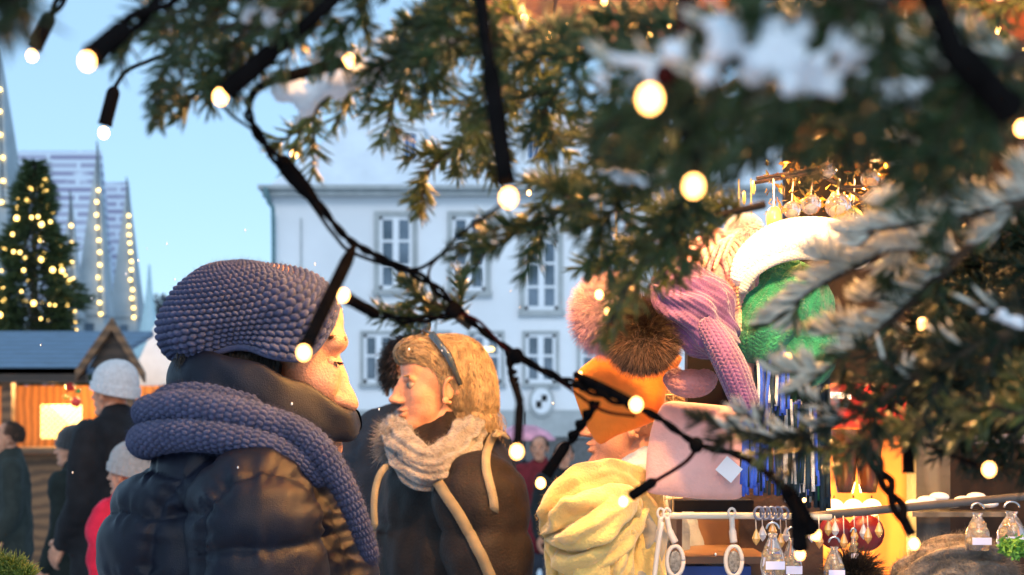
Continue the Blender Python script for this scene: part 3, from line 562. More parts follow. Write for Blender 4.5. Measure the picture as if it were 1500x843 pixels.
strands('scarf_fringe', rt, np.stack([-.8 + 0 * rt[:, 0], -.3 + 0 * rt[:, 0], g.uniform(-1, .6, n)], 1), .03 + .02 * g.random(n), .0009, m_gs, bp_, 3, .3, .4)
from mathutils.bvhtree import BVHTree
def bvh_of(o): me = o.data; return BVHTree.FromPolygons([v.co.copy() for v in me.vertices], [tuple(p.vertices) for p in me.polygons])
COATB = bvh_of(blond_coat)
def strap(name, ctrl, wd, th, mat, parent, n=60):
    c = smoothpts(np.array([list(P(a, b, d)) for a, b, d in ctrl]), n); eye = Vector((0, 0, CAMZ))
    for i in range(n):
        dv = Vector(c[i]) - eye; h_ = COATB.ray_cast(eye, dv.normalized())
        if h_[0] is not None: c[i] = np.array(h_[0] + h_[1] * .004)
    c[1:-1] = (c[:-2] + c[1:-1] * 2 + c[2:]) / 4; c[-5:] += np.array([0, 1, 0]) * np.linspace(.004, .04, 5)[:, None]; T, N, B = frames(c); out = np.array([0, -1., .15]); V = []
    for p, t in zip(c, T):
        l = np.cross(t, out); l /= np.linalg.norm(l); o_ = np.cross(l, t); o_ *= -1 if np.dot(o_, out) < 0 else 1
        V += [p - l * wd, p + l * wd, p + l * wd + o_ * th, p - l * wd + o_ * th]
    return mk(name, V, grid_faces(4, n), mat, parent, False)
m_strap = M('cream bag strap', (.27, .225, .14), .7, .1, 40, .3, 300)
sh = empty('shoulder_bag'); tag(sh, 'shoulder bag hanging on a long beige strap across the dark coat', 'bag')
strap('strap', [(630, 690, 2.95), (650, 718, 2.92), (680, 765, 2.90), (710, 825, 2.90), (745, 910, 2.93)], .0115, .003, M('beige strap', (.15, .13, .085), .7, .1, 40), sh)
mb = MB(); mb.ell(P(760, 985, 2.95), (.13, .05, .1), 20, 14); mb.build('pouch', m_dwood, sh, True)
bk = empty('backpack'); tag(bk, 'backpack worn by the blond person with cream shoulder straps', 'backpack')
strap('strap', [(742, 640, 3.22), (728, 636, 3.06), (716, 652, 2.98), (712, 685, 2.94), (722, 735, 2.94), (722, 765, 2.94)], .009, .004, m_strap, bk)
strap('strap', [(577, 676, 3.0), (562, 688, 2.98), (553, 705, 2.98), (548, 740, 2.98), (552, 810, 3.0)], .007, .004, m_strap, bk)
mb = MB(); cap(mb, (P(690, 740, 3.5)), P(690, 860, 3.5), .11, .11, (1., .7, 1)); V, N, Fl = remesh(mb, .02, 4); mk('bag', V, Fl, m_dwood, bk)
# ------------------------------------------------------------------ front man, D = 2.2
D2 = 2.2; U = D2 / F
def Q(px, py, dy=0): return np.array([(px - 750) * U, D2 + dy * U, CAMZ + (HZ - py) * U])
def Rr(*r): return np.array([r[0], r[1], r[2]]) * U      # x, depth, z radii in px
adds = [(Q(395, 465), Rr(88, 72, 78)), (Q(450, 515), Rr(42, 58, 78)), (Q(470, 472), Rr(33, 52, 46)), (Q(483, 500, -16), Rr(25, 28, 20)), (Q(483, 500, 16), Rr(25, 28, 20)), (Q(473, 562, -24), Rr(26, 22, 30)), (Q(473, 562, 24), Rr(26, 22, 30)),
        (Q(489, 540), Rr(14, 13, 20)), (Q(496, 560), Rr(15, 13, 20)), (Q(505, 580), Rr(15, 14, 15)), (Q(512, 593), Rr(13, 14, 11)), (Q(499, 588, -14), Rr(11, 9, 9)), (Q(499, 588, 14), Rr(11, 9, 9)), (Q(486, 545, -22), Rr(14, 14, 13)), (Q(488, 612), Rr(16, 24, 9)), (Q(486, 628), Rr(16, 22, 9)), (Q(478, 655), Rr(24, 26, 22)), (Q(450, 610), Rr(42, 48, 50))]
subs = [(Q(510, 531, -32), Rr(12, 16, 9)), (Q(510, 531, 32), Rr(12, 16, 9)), (Q(506, 620), Rr(12, 18, 2)), (Q(502, 601, -8), Rr(5, 4, 3))]
nu, nv = 260, 180; th = np.arange(nu) * 2 * math.pi / nu; ph = np.linspace(.02, math.pi - .02, nv)
d = np.stack([np.sin(ph)[:, None] * np.cos(th)[None], np.sin(ph)[:, None] * np.sin(th)[None], np.cos(ph)[:, None] + 0 * th[None]], -1).reshape(-1, 3)
HVa = cast(d, Q(440, 530), adds, subs, .011, .22)
body = MBX(lambda v: v); FX = 350
cap(body, Q(400, 600), Q(370, 700), .06, .065); cap(body, Q(345, 830), Q(340, 1080), .11, .12, (.8, 1.1, 1))
for sd in (1, -1):
    cap(body, Q(360, 780, sd * 160), Q(400, 980, sd * 190), .045, .04); cap(body, Q(400, 980, sd * 190), Q(590, 1060, sd * 120), .04, .03)
    hand_geo(body, Q(590, 1060, sd * 120), (1, -.3 * sd, -.2), (0, -sd, -.2), sd)
    hip = Q(340, 1150, sd * 85); cap(body, hip, hip + [.03, 0, -.42], .09, .06); cap(body, hip + [.03, 0, -.42], [hip[0], hip[1], .1], .06, .045); cap(body, [hip[0], hip[1], .05], [hip[0] + .16, hip[1], .04], .045, .035)
V, N, Fl = remesh(body, .012, 3); mb = MB(); mb.add(V, Fl); mb.add(HVa, [tuple(x) for x in grid_faces(nu, nv)]); mb.ell(Q(487, 532, -25), Rr(10, 10, 9), 16, 12)
man = mb.build('person', m_skin, None, True); tag(man, 'person in navy knitted slouch beanie, chunky navy scarf and dark puffer jacket in front', 'person')
g = np.random.default_rng(4); n = 70; tt = g.random(n); rt = np.array([Q(494 + 4 * a, 533 - 3 * abs(a - .5), -34 + 14 * a) for a in tt])
strands('eyelashes', rt, np.stack([.8 + 0 * tt, -.4 + 0 * tt, -.35 + .1 * tt], 1), .010, .0006, m_black, man, 2, 0, .2)
n = 300; tt = g.random(n); rt = np.array([Q(508 - 20 * abs(a), 501 - 4 * b, -10 - 34 * a) for a, b in zip(tt, g.random(n))])
strands('eyebrows', rt, np.stack([.1 + 0 * tt, -.9 + 0 * tt, .25 + 0 * tt], 1), .010, .0006, M('brown brow', (.12, .06, .03), .5), man, 2, 0, .3)
# beanie
axis = np.array([-.30, 0, 1.]); axis /= np.linalg.norm(axis); e1 = np.array([axis[2], 0, -axis[0]]); e2 = np.array([0, -1., 0])
CH = Q(365, 472); NS, NR, res = 60, 25, 10; nu = NS * res; phi = np.arange(nu) * 2 * math.pi / nu
kp = np.array([0, 20, 43, 70, 100, 140, 180, 220, 260, 290, 317, 340, 360]) ; kv = np.array([92, 112, 131, 127, 120, 112, 106, 112, 120, 127, 131, 112, 92.])
tb = np.radians(np.interp(np.degrees(phi), kp, kv)); tb = np.convolve(np.r_[tb[-20:], tb, tb[:20]], np.ones(41) / 41, 'valid')
nv = NR * res; tv = np.linspace(0, 1, nv); TH = tb[None, :] * (1 - tv[:, None]) + .03 * tv[:, None]
dr = (np.sin(TH)[..., None] * (np.cos(phi)[None, :, None] * e1 + np.sin(phi)[None, :, None] * e2) + np.cos(TH)[..., None] * axis).reshape(-1, 3)
hadds = [(Q(328, 474), Rr(82, 86, 66)), (Q(402, 463), Rr(80, 88, 70)), (Q(445, 478), Rr(50, 80, 66)), (Q(294, 498), Rr(53, 74, 34)), (Q(420, 525, 0), Rr(55, 86, 45)), (Q(350, 440), Rr(70, 75, 50))]
V0 = cast(dr, CH, hadds, (), .035, .3)
Vg = V0.reshape(nv, nu, 3); du = np.roll(Vg, -1, 1) - np.roll(Vg, 1, 1); dv = np.gradient(Vg, axis=0); Nn = np.cross(du, dv); Nn /= np.linalg.norm(Nn, axis=-1)[..., None] + 1e-12
sgn = np.sign(np.sum(Nn * (Vg - CH), -1).mean()); Nn *= sgn
uu = phi / (2 * math.pi) * NS; vv = tv * NR * 1.0; U2, V2 = np.meshgrid(uu, vv)
h = stitch(U2, V2, .30); jit = .0018 * wob(Vg.reshape(-1, 3), 55, 9).reshape(nv, nu)
fade = np.clip((1 - tv) / .12, 0, 1)[:, None]
slouch = .004 * wob(Vg.reshape(-1, 3) * np.array([1, 1, 1.6]), 26, 12).reshape(nv, nu)
Vh = Vg + Nn * ((.0082 * h * fade + jit + slouch)[..., None])
# roll the brim edge inward
edge = np.clip(1 - tv / .03, 0, 1)[:, None]; Vh = Vh - Nn * (.007 * edge ** 2)[..., None]
m_navy = M('navy wool', (.032, .050, .150), .95, .25, 45, .8, 900, col2=(.060, .080, .205), sheen=.22, spec=.1)
hatA = mk('beanie', Vh.reshape(-1, 3), grid_faces(nu, nv), m_navy, man)
fuzz(hatA, 30000, .008, 5)
# inner lining so the rim has thickness
rim = V0.reshape(nv, nu, 3)[3]; V, Fc = tube(rim[::6], .006, 8); mk('beanie_rim', V, Fc, m_navy, hatA)
# neck hair
n = 1500; g = np.random.default_rng(14); rt = np.array([Q(a, b, c) for a, b, c in zip(g.uniform(275, 420, n), g.uniform(505, 535, n), -g.uniform(30, 62, n))]); strands('hair', rt, np.stack([-.2 + 0 * rt[:, 0], -.1 + 0 * rt[:, 0], -1 + 0 * rt[:, 0]], 1), .03, .0008, M('dark hair', (.02, .014, .01), .4), man, 3, .2, .3)
# collar: fat padded ring open at the front
m_puff = M('dark puffer nylon', (.0045, .006, .014), .44, .2, 30, .2, 600, spec=.2)
ctrl = [Q(520, 612, 12), Q(500, 622, -30), Q(462, 608, -64), Q(400, 582, -88), Q(330, 562, -80), Q(285, 560, -40), Q(272, 562, 0), Q(285, 560, 45), Q(340, 560, 88), Q(420, 575, 90), Q(480, 610, 60), Q(510, 616, 28), Q(522, 612, 14)]
c = smoothpts(ctrl, 160); T, N_, B_2 = frames(c); nu_ = 56; a = np.arange(nu_) * 2 * math.pi / nu_; V = []
for i, p in enumerate(c):
    u = i / 159; up = np.array([0, 0, 1.]); out = np.cross(T[i], up); out /= np.linalg.norm(out); upp = np.cross(out, T[i]); upp *= -1 if upp[2] < 0 else 1
    hgt = 42 * U * (1 - .62 * abs(2 * u - 1) ** 3); thk = 21 * U * (1 - .55 * abs(2 * u - 1) ** 6)
    for t in a: V.append(p + out * thk * math.copysign(abs(math.cos(t)) ** .8, math.cos(t)) + upp * hgt * math.copysign(abs(math.sin(t)) ** .9, math.sin(t)))
V = np.array(V); V += .0035 * np.stack([wob(V, 45, 21), wob(V, 45, 22), wob(V, 45, 23)], 1)
co_ = mk('collar', V, grid_faces(nu_, 160), m_puff, man)
# jacket
mb = MB()
def EA(px, py, dy, rx, ry, rz): mb.ell(Q(px, py, dy), Rr(rx, ry, rz), 40, 28)
EA(325, 870, 0, 178, 165, 200); EA(285, 790, 0, 128, 150, 125); EA(430, 790, 0, 100, 140, 120); EA(440, 880, 0, 112, 150, 180); EA(320, 720, 0, 105, 150, 80); EA(420, 715, 0, 90, 130, 60)
EA(335, 1080, 0, 190, 190, 220)
for sd in (-1, 1):
    EA(400, 745, sd * 155, 92, 75, 88); cap(mb, Q(405, 760, sd * 170), Q(425, 950, sd * 200), 92 * U, 80 * U, n=28); cap(mb, Q(425, 950, sd * 200), Q(580, 1050, sd * 120), 80 * U, 60 * U, n=28)
cap(mb, Q(345, 740), Q(365, 625), 100 * U, 72 * U, n=32); cap(mb, Q(345, 700, -70), Q(345, 700, 70), 70 * U, 70 * U, n=32)
V, N, Fl = remesh(mb, .0052, 14)
X = V[:, 0] / U + 750; Z = HZ - (V[:, 2] - CAMZ) / U
near = V[:, 1] < D2 + 10 * U; sleeve_n = np.abs(V[:, 1] - D2) > 105 * U
back = [[(345, 655), (300, 695), (268, 735), (259, 790), (250, 850), (248, 1100)], [(100, 768), (165, 750), (208, 741), (265, 751), (310, 742), (352, 735)], [(100, 852), (170, 838), (250, 835), (350, 850)], [(100, 930), (350, 930)], [(100, 1010), (600, 1010)], [(200, 690), (240, 686), (300, 694)]]
slv = [[(350, 1100), (346, 796), (349, 735), (375, 700), (422, 680), (467, 692), (500, 735), (515, 790), (530, 850), (540, 1000)], [(346, 790), (395, 780), (444, 781), (517, 772)], [(346, 868), (400, 880), (470, 878), (530, 862)], [(346, 950), (530, 955)], [(500, 740), (560, 742)], [(515, 800), (560, 812)], [(530, 880), (570, 890)]]
disp = np.full(len(V), 1e9); ww = np.zeros(len(V)); acr = np.zeros(len(V))
for li, pl in enumerate(back + slv):
    dd, al = polydist(X, Z, pl); m = dd < disp; disp = np.where(m, dd, disp); acr = np.where(m, al + 97 * li, acr)
g = np.random.default_rng(2)
pf = 1 - np.exp(-(disp / 11) ** 1.1)
wr = sum(np.sin(acr / L_ + p_ + 1.5 * np.sin(acr / (L_ * 3.1) + p_)) for L_, p_ in ((5.5, 1.), (8.7, 2.3), (3.9, .4))) / 2
amp = .0125 * pf + .0030 * wr * np.exp(-((disp - 8) / 12) ** 2) + .0022 * wob(V * np.array([1, 1, .7]), 20, 31) + .0008 * wob(V, 75, 32)
V = V + N * (amp - .006)[:, None]
mk('jacket', V, Fl, m_puff, man)
tr = MB()
for sd in (1, -1):
    hip = Q(340, 1180, sd * 85); cap(tr, hip, hip + [.03, 0, -.4], .11, .085); cap(tr, hip + [.03, 0, -.4], [hip[0], hip[1], .15], .085, .07)
V, N, Fl = remesh(tr, .02, 3); mk('trousers', V, Fl, M('dark jeans', (.02, .025, .04), .8), man)
bt = MB()
for sd in (1, -1): hip = Q(340, 1180, sd * 85); cap(bt, [hip[0], hip[1], .18], [hip[0], hip[1], .06], .065, .06); cap(bt, [hip[0], hip[1], .05], [hip[0] + .17, hip[1], .048], .055, .045)
V, N, Fl = remesh(bt, .015, 3); mk('boots', V, Fl, m_black, man)
# navy scarf
def kc(L_): return np.array([[*Q(a + 5, b, c), (r - 2.5) * U] for a, b, c, r in L_])
kw = dict(rad=.03, mat=m_navy, parent=man, st=.0105, amp=.0044)
fz = []
fz.append(knit_tube('scarf', kc([(300, 600, 105, 20), (240, 603, 60, 24), (218, 606, 0, 26), (238, 602, -60, 26), (290, 598, -100, 28), (350, 606, -122, 28), (410, 622, -124, 27), (455, 650, -110, 22), (480, 680, -85, 15)]), flat=.9, ns=18, **kw))
fz.append(knit_tube('scarf_loop', kc([(300, 650, 120, 22), (235, 650, 75, 26), (213, 648, 0, 28), (236, 642, -72, 28), (290, 636, -116, 26), (350, 640, -140, 25), (410, 652, -142, 23), (455, 676, -128, 20), (490, 705, -105, 15)]), flat=.9, ns=18, **kw))
fz.append(knit_tube('scarf_fold', kc([(290, 585, 90, 14), (250, 586, 45, 18), (240, 588, -10, 18), (262, 582, -55, 19), (310, 580, -90, 19), (360, 590, -108, 18), (400, 598, -112, 14)]), flat=.9, ns=13, **kw))
fz.append(knit_tube('scarf_end', kc([(380, 612, -118, 18), (430, 624, -122, 24), (472, 650, -122, 25), (502, 690, -118, 22), (524, 735, -112, 19), (540, 780, -104, 16), (552, 818, -96, 13)]), flat=.85, ns=18, **kw))
for i, z_ in enumerate(fz): fuzz(z_, 11000, .008, 50 + i)
# ------------------------------------------------------------------ right stall
rs = empty('market_stall'); tag(rs, 'dark brown wooden market stall on the right, selling hats, scarves and glass', 'stall')
mb = MB(); mb.prism([(P(676, -30, 5)[0], P(0, -34, 5)[2]), (P(702, 44, 5)[0], P(0, 44, 5)[2]), (P(1900, 44, 5)[0], P(0, 44, 5)[2]), (P(1900, -60, 5)[0], P(0, -60, 5)[2])], 5.0, 5.05); mb.build('fascia', M('orange wood fascia', (.36, .12, .03), .5, .3, 6, .3, 40), rs)
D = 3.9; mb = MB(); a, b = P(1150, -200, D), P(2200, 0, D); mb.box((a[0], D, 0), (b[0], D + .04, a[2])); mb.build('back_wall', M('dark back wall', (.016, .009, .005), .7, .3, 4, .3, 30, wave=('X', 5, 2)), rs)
mb = MB(); mb.add([(-.07, 1.95, 2.40), (3.5, 1.95, 2.40), (3.5, 4.0, 2.62), (-.07, 4.0, 2.62), (-.07, 1.95, 2.43), (3.5, 1.95, 2.43), (3.5, 4.0, 2.65), (-.07, 4.0, 2.65)], [(0, 3, 2, 1), (4, 5, 6, 7), (0, 1, 5, 4), (1, 2, 6, 5), (2, 3, 7, 6), (3, 0, 4, 7)]); mb.build('roof', m_pine, rs)  # stall roof; its forward part, out of view, was added to shade the goods
for i_ in range(7): mb = MB(); x_ = .1 + i_ * .42; mb.add([(x_, 1.97, 2.35), (x_ + .05, 1.97, 2.35), (x_ + .05, 3.95, 2.565), (x_, 3.95, 2.565), (x_, 1.97, 2.401), (x_ + .05, 1.97, 2.401), (x_ + .05, 3.95, 2.616), (x_, 3.95, 2.616)], [(0, 3, 2, 1), (0, 1, 5, 4), (1, 2, 6, 5), (2, 3, 7, 6), (3, 0, 4, 7)]); mb.build('rafter', m_wood, rs)
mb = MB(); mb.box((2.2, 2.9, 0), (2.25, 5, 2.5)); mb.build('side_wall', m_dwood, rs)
mb = MB(); a = P(1342, 0, 2.9); b = P(1392, 0, 2.9); mb.box((a[0], 2.9, 0), (b[0], 2.97, P(0, 560, 2.9)[2])); mb.build('post', m_gwood, rs)
mb = MB(); a = P(1390, 60, 3.2); mb.box((a[0], 3.0, P(0, 60, 3)[2]), (a[0] + 1.2, 3.06, P(0, -260, 3)[2])); mb.build('gable_board', M('red brown board', (.20, .055, .03), .6, .2, 5, .2, 30), rs)
mb = MB(); a, b = P(1205, 585, 3.3), P(1305, 900, 3.3); c = P(1348, 0, 3.3); mb.box((a[0], 3.3, 0), (c[0], 3.34, P(0, 622, 3.3)[2])); mb.build('side_panel', m_pine, rs)
mb = MB(); a, b = P(1203, 560, 3.2), P(1330, 625, 3.2); 
for i in range(4): z = a[2] - i * (a[2] - b[2]) / 4; mb.box((a[0], 3.18 + .01 * i, z - .028), (b[0], 3.22, z - .004))
mb.build('awning', M('red painted slats', (.38, .02, .02), .4, .1), rs)
mb = MB(); a, b = P(1206, 578, 3.1), P(1246, 590, 3.1); mb.tube([a, b * [1, 1, 0] + [0, 0, a[2] - .005]], .007, 8); tag(mb.build('strip_lamp', E('strip lamp', (1, .72, .5), 5)), 'thin glowing strip lamp on the red slats of the stall', 'lamp')
mb = MB(); a, b = P(1186, 757, 2.4), P(1560, 722, 2.6); mb.tube(smoothpts([a, b], 20), .0075, 10); rail2 = mb.build('rail', M('dark rail', (.09, .085, .08), .4), rs, True)
mb = MB(); a, b = P(1330, 752, 2.7), P(1475, 742, 2.7)
for i in range(7): mb.ell(P(1340 + i * 18, 738 - (i % 3) * 5, 2.85), (.02, .02, .009), 12, 8)
tag(mb.build('snow', m_snow, None, True), 'small ridge of snow lying on the stall ledge by the grey post', 'snow', kind='stuff')
mb = MB(); mb.box((P(1330, 0, 2.85)[0], 2.82, P(0, 756, 2.85)[2]), (P(1480, 0, 2.85)[0], 2.89, P(0, 749, 2.85)[2])); mb.build('ledge', m_gwood, rs)
mb = MB(); a = P(1376, 645, 3.4); mb.box((a[0], 3.4, P(0, 650, 3.4)[2]), (a[0] + .25, 3.42, P(0, 636, 3.4)[2])); mb.build('wall_sign', M('pale blue letters board', (.2, .22, .34), .6, .6, 120), rs)
# tapered bulbs (brown cones) above the candles
for px_, lb in ((1238, 'left brown glass vase with glowing panel behind it'), (1272, 'right brown glass vase with glowing panel behind it')):
    V, Fc = lathe([(.001, 0), (.016, .0), (.02, .02), (.026, .08), (.03, .12), (.028, .13)], P(px_, 722, 2.9), 18); tag(MB().add(V, Fc).build('vase', M('amber vase', (.12, .035, .01), .25, .1, coat=.5), None, True), lb, 'vase', 'brown vases on the rail')
for px_, lb in ((1222, 'glowing cream ball candle, left one above red baubles'), (1250, 'glowing cream ball candle, middle one above red baubles'), (1277, 'glowing cream ball candle, right one above red baubles')):
    mb = MB(); mb.ell(P(px_, 744, 2.7), (.019, .019, .017), 20, 14); b_ = mb.build('ball_candle', E('glowing wax', (1, .62, .22), 1.8), None, True); tag(b_, lb, 'candle', 'ball candles on the rail')
    mb = MB(); mb.tube([P(px_, 732, 2.7), P(px_, 726, 2.7)], .0015, 5); mb.build('wick', m_black, b_)
for px_, py_, r_, lb in ((1224, 780, 25, 'dark red bauble hanging left below the candles'), (1268, 781, 27, 'dark red bauble hanging right below the candles')):
    mb = MB(); mb.ell(P(px_, py_, 2.5), (r_ * 2.5 / F,) * 3, 32, 22); b_ = mb.build('bauble', M('red felt', (.16, .004, .008), .45, .1, coat=.2), None, True); tag(b_, lb, 'bauble', 'red baubles')
    mb = MB(); mb.tube([P(px_, py_ - r_, 2.5), P(px_, 750, 2.45)], .0015, 5); mb.tube([P(px_, py_ - r_ + 2, 2.5), P(px_, py_ - r_ - 5, 2.5)], .006, 8); mb.build('cap', m_chrome, b_)
lamp('candle_lamp', P(1262, 728, 2.95), 3.6, (1, .5, .12), .03)
lamp('candle_lamp', P(1290, 800, 3.1), 2.6, (1, .5, .12), .03)
# white rail, clips with hanging glass
rk = empty('display_rack'); tag(rk, 'cream metal display rack with rail and brown shelf box under the pink cushion', 'display rack')
mb = MB(); mb.tube(smoothpts([P(968, 756, 2.3), P(1120, 756, 2.3), P(1218, 758, 2.3)], 16), .0055, 10); mb.build('rail', M('cream metal', (.65, .58, .45), .35, .05), rk, True)
mb = MB()
for px_ in (962, 974, 986): mb.tube([P(px_, 560, 2.42), P(px_, 760, 2.42)], .0013, 5)
for i in range(5): mb.tube([P(955, 580 + i * 38, 2.42), P(1000, 578 + i * 38, 2.42)], .0013, 5)
mb.build('wire_grid', M('cream wire', (.55, .52, .36), .4), rk)
mb = MB(); a, b = P(986, 735, 2.5), P(1120, 822, 2.5); mb.box((a[0], 2.45, b[2]), (b[0], 2.7, b[2] + .012)); mb.box((a[0], 2.69, b[2]), (b[0], 2.7, a[2])); mb.box((a[0], 2.45, b[2]), (a[0] + .01, 2.7, a[2])); mb.build('shelf', M('brown shelf', (.17, .10, .06), .5, .2), rk)
mb = MB(); a, b = P(992, 735, 2.36), P(1110, 752, 2.36); c = P(1003, 505, 2.5); e = P(1078, 600, 2.5); mb.box((a[0], 2.4, b[2]), (b[0], 2.46, a[2])); mb.build('backing', m_black, rk); mb = MB(); mb.box((c[0], 2.46, e[2]), (e[0], 2.5, c[2])); mb.build('back_board', m_black, rk); mb = MB(); c, e = P(1084, 470, 2.62), P(1206, 900, 2.62); mb.box((c[0], 2.62, e[2]), (e[0], 2.64, c[2])); mb.build('side_board', m_dwood, rk)
mb = MB(); a, b = P(1000, 830, 2.5), P(1100, 900, 2.5); 
mb.box((a[0], 2.5, b[2]), (b[0], 2.55, a[2])); tag(mb.build('blue_box', M('blue card', (.02, .07, .35), .4)), 'blue box standing under the brown shelf', 'box')
m_cr = M('cream plastic', (.72, .62, .52), .35, .05)
def hanger(px_, label, L=88, tilt=10, loop=True):
    o = empty('clip_hanger'); tag(o, label, 'hanger', 'cream clips hanging on the rail')
    mb = MB(); D_ = 2.27
    hp = [P(px_ + 5 * math.cos(t), 752 + 7 * math.sin(t), D_) for t in np.linspace(0, 2 * math.pi, 14)]; mb.tube(hp, .0022, 8); mb.build('hook', m_cr, o, True)
    mb = MB(); mb.tube(smoothpts([P(px_, 758, D_), P(px_ + tilt * .4, 780, D_), P(px_ + tilt, 795, D_)], 12), [.0045] * 6 + [.006] * 6, 8); mb.build('stem', m_cr, o, True)
    if loop:
        mb = MB(); hp = [P(px_ + tilt + 12 * math.cos(t), 822 + 22 * math.sin(t), D_) for t in np.linspace(0, 2 * math.pi, 26)]; mb.tube(hp, .0036, 8); mb.build('ring', m_cr, o, True)
        mb = MB(); mb.ell(P(px_ + tilt, 823, D_), (.010, .003, .018), 16, 10); mb.build('stone', M('grey agate', (.25, .22, .18), .2, .4, 200), o, True)
    return o
hanger(977, 'cream clip with oval ring, first from the yellow scarf', tilt=12)
hanger(1072, 'cream clip with oval ring nearest the glass ornaments', tilt=3)
hanger(968, 'plain cream stick hanging at the rail end by the yellow scarf', tilt=-5, loop=False)
mb = MB(); mb.tube(smoothpts([P(970, 765, 2.25), P(964, 800, 2.25), P(958, 850, 2.25)], 12), .004, 8); tag(mb.build('stick', m_cr, None, True), 'thin cream stick leaning beside the yellow scarf', 'stick')
# clear glass ornaments with labels
def jar(px_, py_, w_, h_, D_, label, n=18, twist=0):
    o = empty('glass_jar'); tag(o, label, 'glass ornament', 'clear glass ornaments')
    py_ += h_ * .18; w_ *= .82; h_ *= .82; s = D_ / F; pr = [(.002, 0), (w_ * .5, .0), (w_ * .56, h_ * .2), (w_ * .5, h_ * .5), (w_ * .3, h_ * .78), (w_ * .18, h_ * .9), (w_ * .22, h_)]
    V, Fc = lathe([(r * s, z * s) for r, z in pr], P(px_, py_ + h_, D_), n); m = MB().add(V, Fc).build('glass', m_glassy, o, True)
    mb = MB(); a, b = P(px_ - w_ * .42, py_ + h_ * .64, D_), P(px_ + w_ * .42, py_ + h_ * .83, D_); mb.box((a[0], D_ - w_ * .57 * s - .002, b[2]), (b[0], D_ - w_ * .57 * s, a[2])); mb.build('label', M('pale label', (.55, .6, .85), .6, .02), o)
    mb = MB(); mb.tube([P(px_ + w_ * .28 * math.cos(t), py_ - 6 - h_ * .16 * math.sin(t), D_) for t in np.linspace(0, math.pi, 12)], .002, 7); mb.build('handle', m_chrome, o, True)
    g = np.random.default_rng(int(px_)); mb = MB()
    for i in range(14): mb.ell(P(px_ + g.uniform(-.3, .3) * w_, py_ + h_ * g.uniform(.3, .95), D_), tuple(g.uniform(.003, .007, 3)), 8, 6)
    mb.build('gold_flakes', M('gold flakes', (.85, .55, .2), .25, .2, metal=.8), o, True)
for a_ in ((1132, 768, 40, 75, 2.2, 'widest clear glass ornament with pale label, right of the cream clips'), (1160, 775, 34, 75, 2.28, 'clear glass ornament behind the widest one, near the thick cable'), (1222, 790, 34, 62, 2.25, 'clear glass ornament with pale label below the dark red baubles'), (1250, 778, 16, 46, 2.3, 'slim clear glass drop in front of the right red bauble'), (1432, 740, 40, 66, 2.2, 'clear glass ornament with pale label, left of the far right pair'), (1482, 738, 48, 66, 2.25, 'clear glass ornament with pale label at the right edge')): jar(*a_)
mb = MB(); 
for i in range(5): mb.tube([P(1112 + i * 9 + 7 * math.cos(t), 752 + 9 * math.sin(t), 2.25 + .01 * i) for t in np.linspace(0, 2 * math.pi, 16)], .0022, 7)
tag(mb.build('wire_hooks', M('blue grey wire', (.2, .22, .3), .3, .1, metal=.6), None, True), 'tangle of grey wire hooks on the cream rail above the glass', 'hooks')
g = np.random.default_rng(77)
for i in range(16):
    px_ = 1105 + i * 12 + g.uniform(-3, 3); L_ = g.uniform(10, 34); D_ = g.uniform(2.2, 2.42); o_ = empty('glass_pendant'); tag(o_, 'tiny sparkling glass pendant on the rail behind the clear ornaments', 'pendant', 'tiny glass pendants on the rail')
    mb = MB(); mb.tube([P(px_, 756, D_), P(px_ + 1, 756 + L_, D_)], .0009, 5); mb.build('thread', m_cr, o_, True)
    V, Fc = lathe([(.0002, 0), (.005, .006), (.007, .011), (.004, .019), (.0012, .026)], P(px_ + 1, 756 + L_ + 20, D_), 9); MB().add(V, Fc).build('drop', M('amber glass', [(.9, .6, .2), (.8, .8, .85), (.75, .45, .15)][i % 3], .1, .1, 30, trans=.5), o_)
# grey knit and green things bottom right
def furball(name, c, r, mats, n, L, label, cat, group=None, seed=0, curl=.5, wd=.0009, zone=None, core=(.1, .05, .05)):
    g = np.random.default_rng(seed); mb = MB(); mb.ell(c, np.array(r) * .62, 26, 18); o = mb.build(name, M('fur core', core, .9), None, True); tag(o, label, cat, group)
    for m, flt in mats:
        dv = g.normal(size=(n, 3)); dv /= np.linalg.norm(dv, axis=1)[:, None]; dv = dv[flt(dv)] if flt else dv
        strands('fur', c + dv * np.array(r) * .6, dv + g.normal(size=dv.shape) * .35, L * (.6 + .6 * g.random(len(dv))), wd, m, o, 4, .5, curl, seed)
    return o
furball('fur_hat', P(1250, 850, 2.3), (.05, .05, .05), [(M('black fur', (.015, .013, .012), .5), None)], 3000, .03, 'black fur hat standing below the dark red baubles', 'hat', seed=3, core=(.01, .01, .01))
m_gk = M('grey brown knit', (.20, .17, .14), .9, .3, 40, .6, 200)
o = sscarf('wool_hat', [(1335, 865, 2.3), (1370, 832, 2.25), (1420, 826, 2.25), (1470, 850, 2.3)], [.04, .05, .045, .03], None, m_gk, seed=44); tag(o, 'grey brown woollen hat lying at the bottom right', 'hat')
me_ = o.data; V_ = np.array([v.co for v in me_.vertices]); g = np.random.default_rng(5); i_ = g.integers(0, len(V_), 9000); strands('fur', V_[i_], np.array([me_.vertices[int(k_)].normal for k_ in i_]) + g.normal(size=(9000, 3)) * .5 + np.array([.6, 0, -.2]), .016 * (.4 + g.random(9000)), .0004, m_gk, o, 3, .3, .8)
V, Fc = leafclumps(P(1488, 802, 2.15), np.array([.028, .02, .016]), 500, .008, 4); tag(mk('moss', V, Fc, M('green moss', (.10, .30, .04), .7), None, False), 'bright green moss tuft on the right edge of the stall', 'moss', kind='stuff')
g = np.random.default_rng(9); n = 900; c = np.stack([P(a, 850 - 30 * (1 - (a / 45) ** 2) * g.random(), 2.0) for a in g.uniform(-20, 42, n)]); gar = empty('fir_garland'); tag(gar, 'yellow green fir garland at the bottom left corner', 'garland')
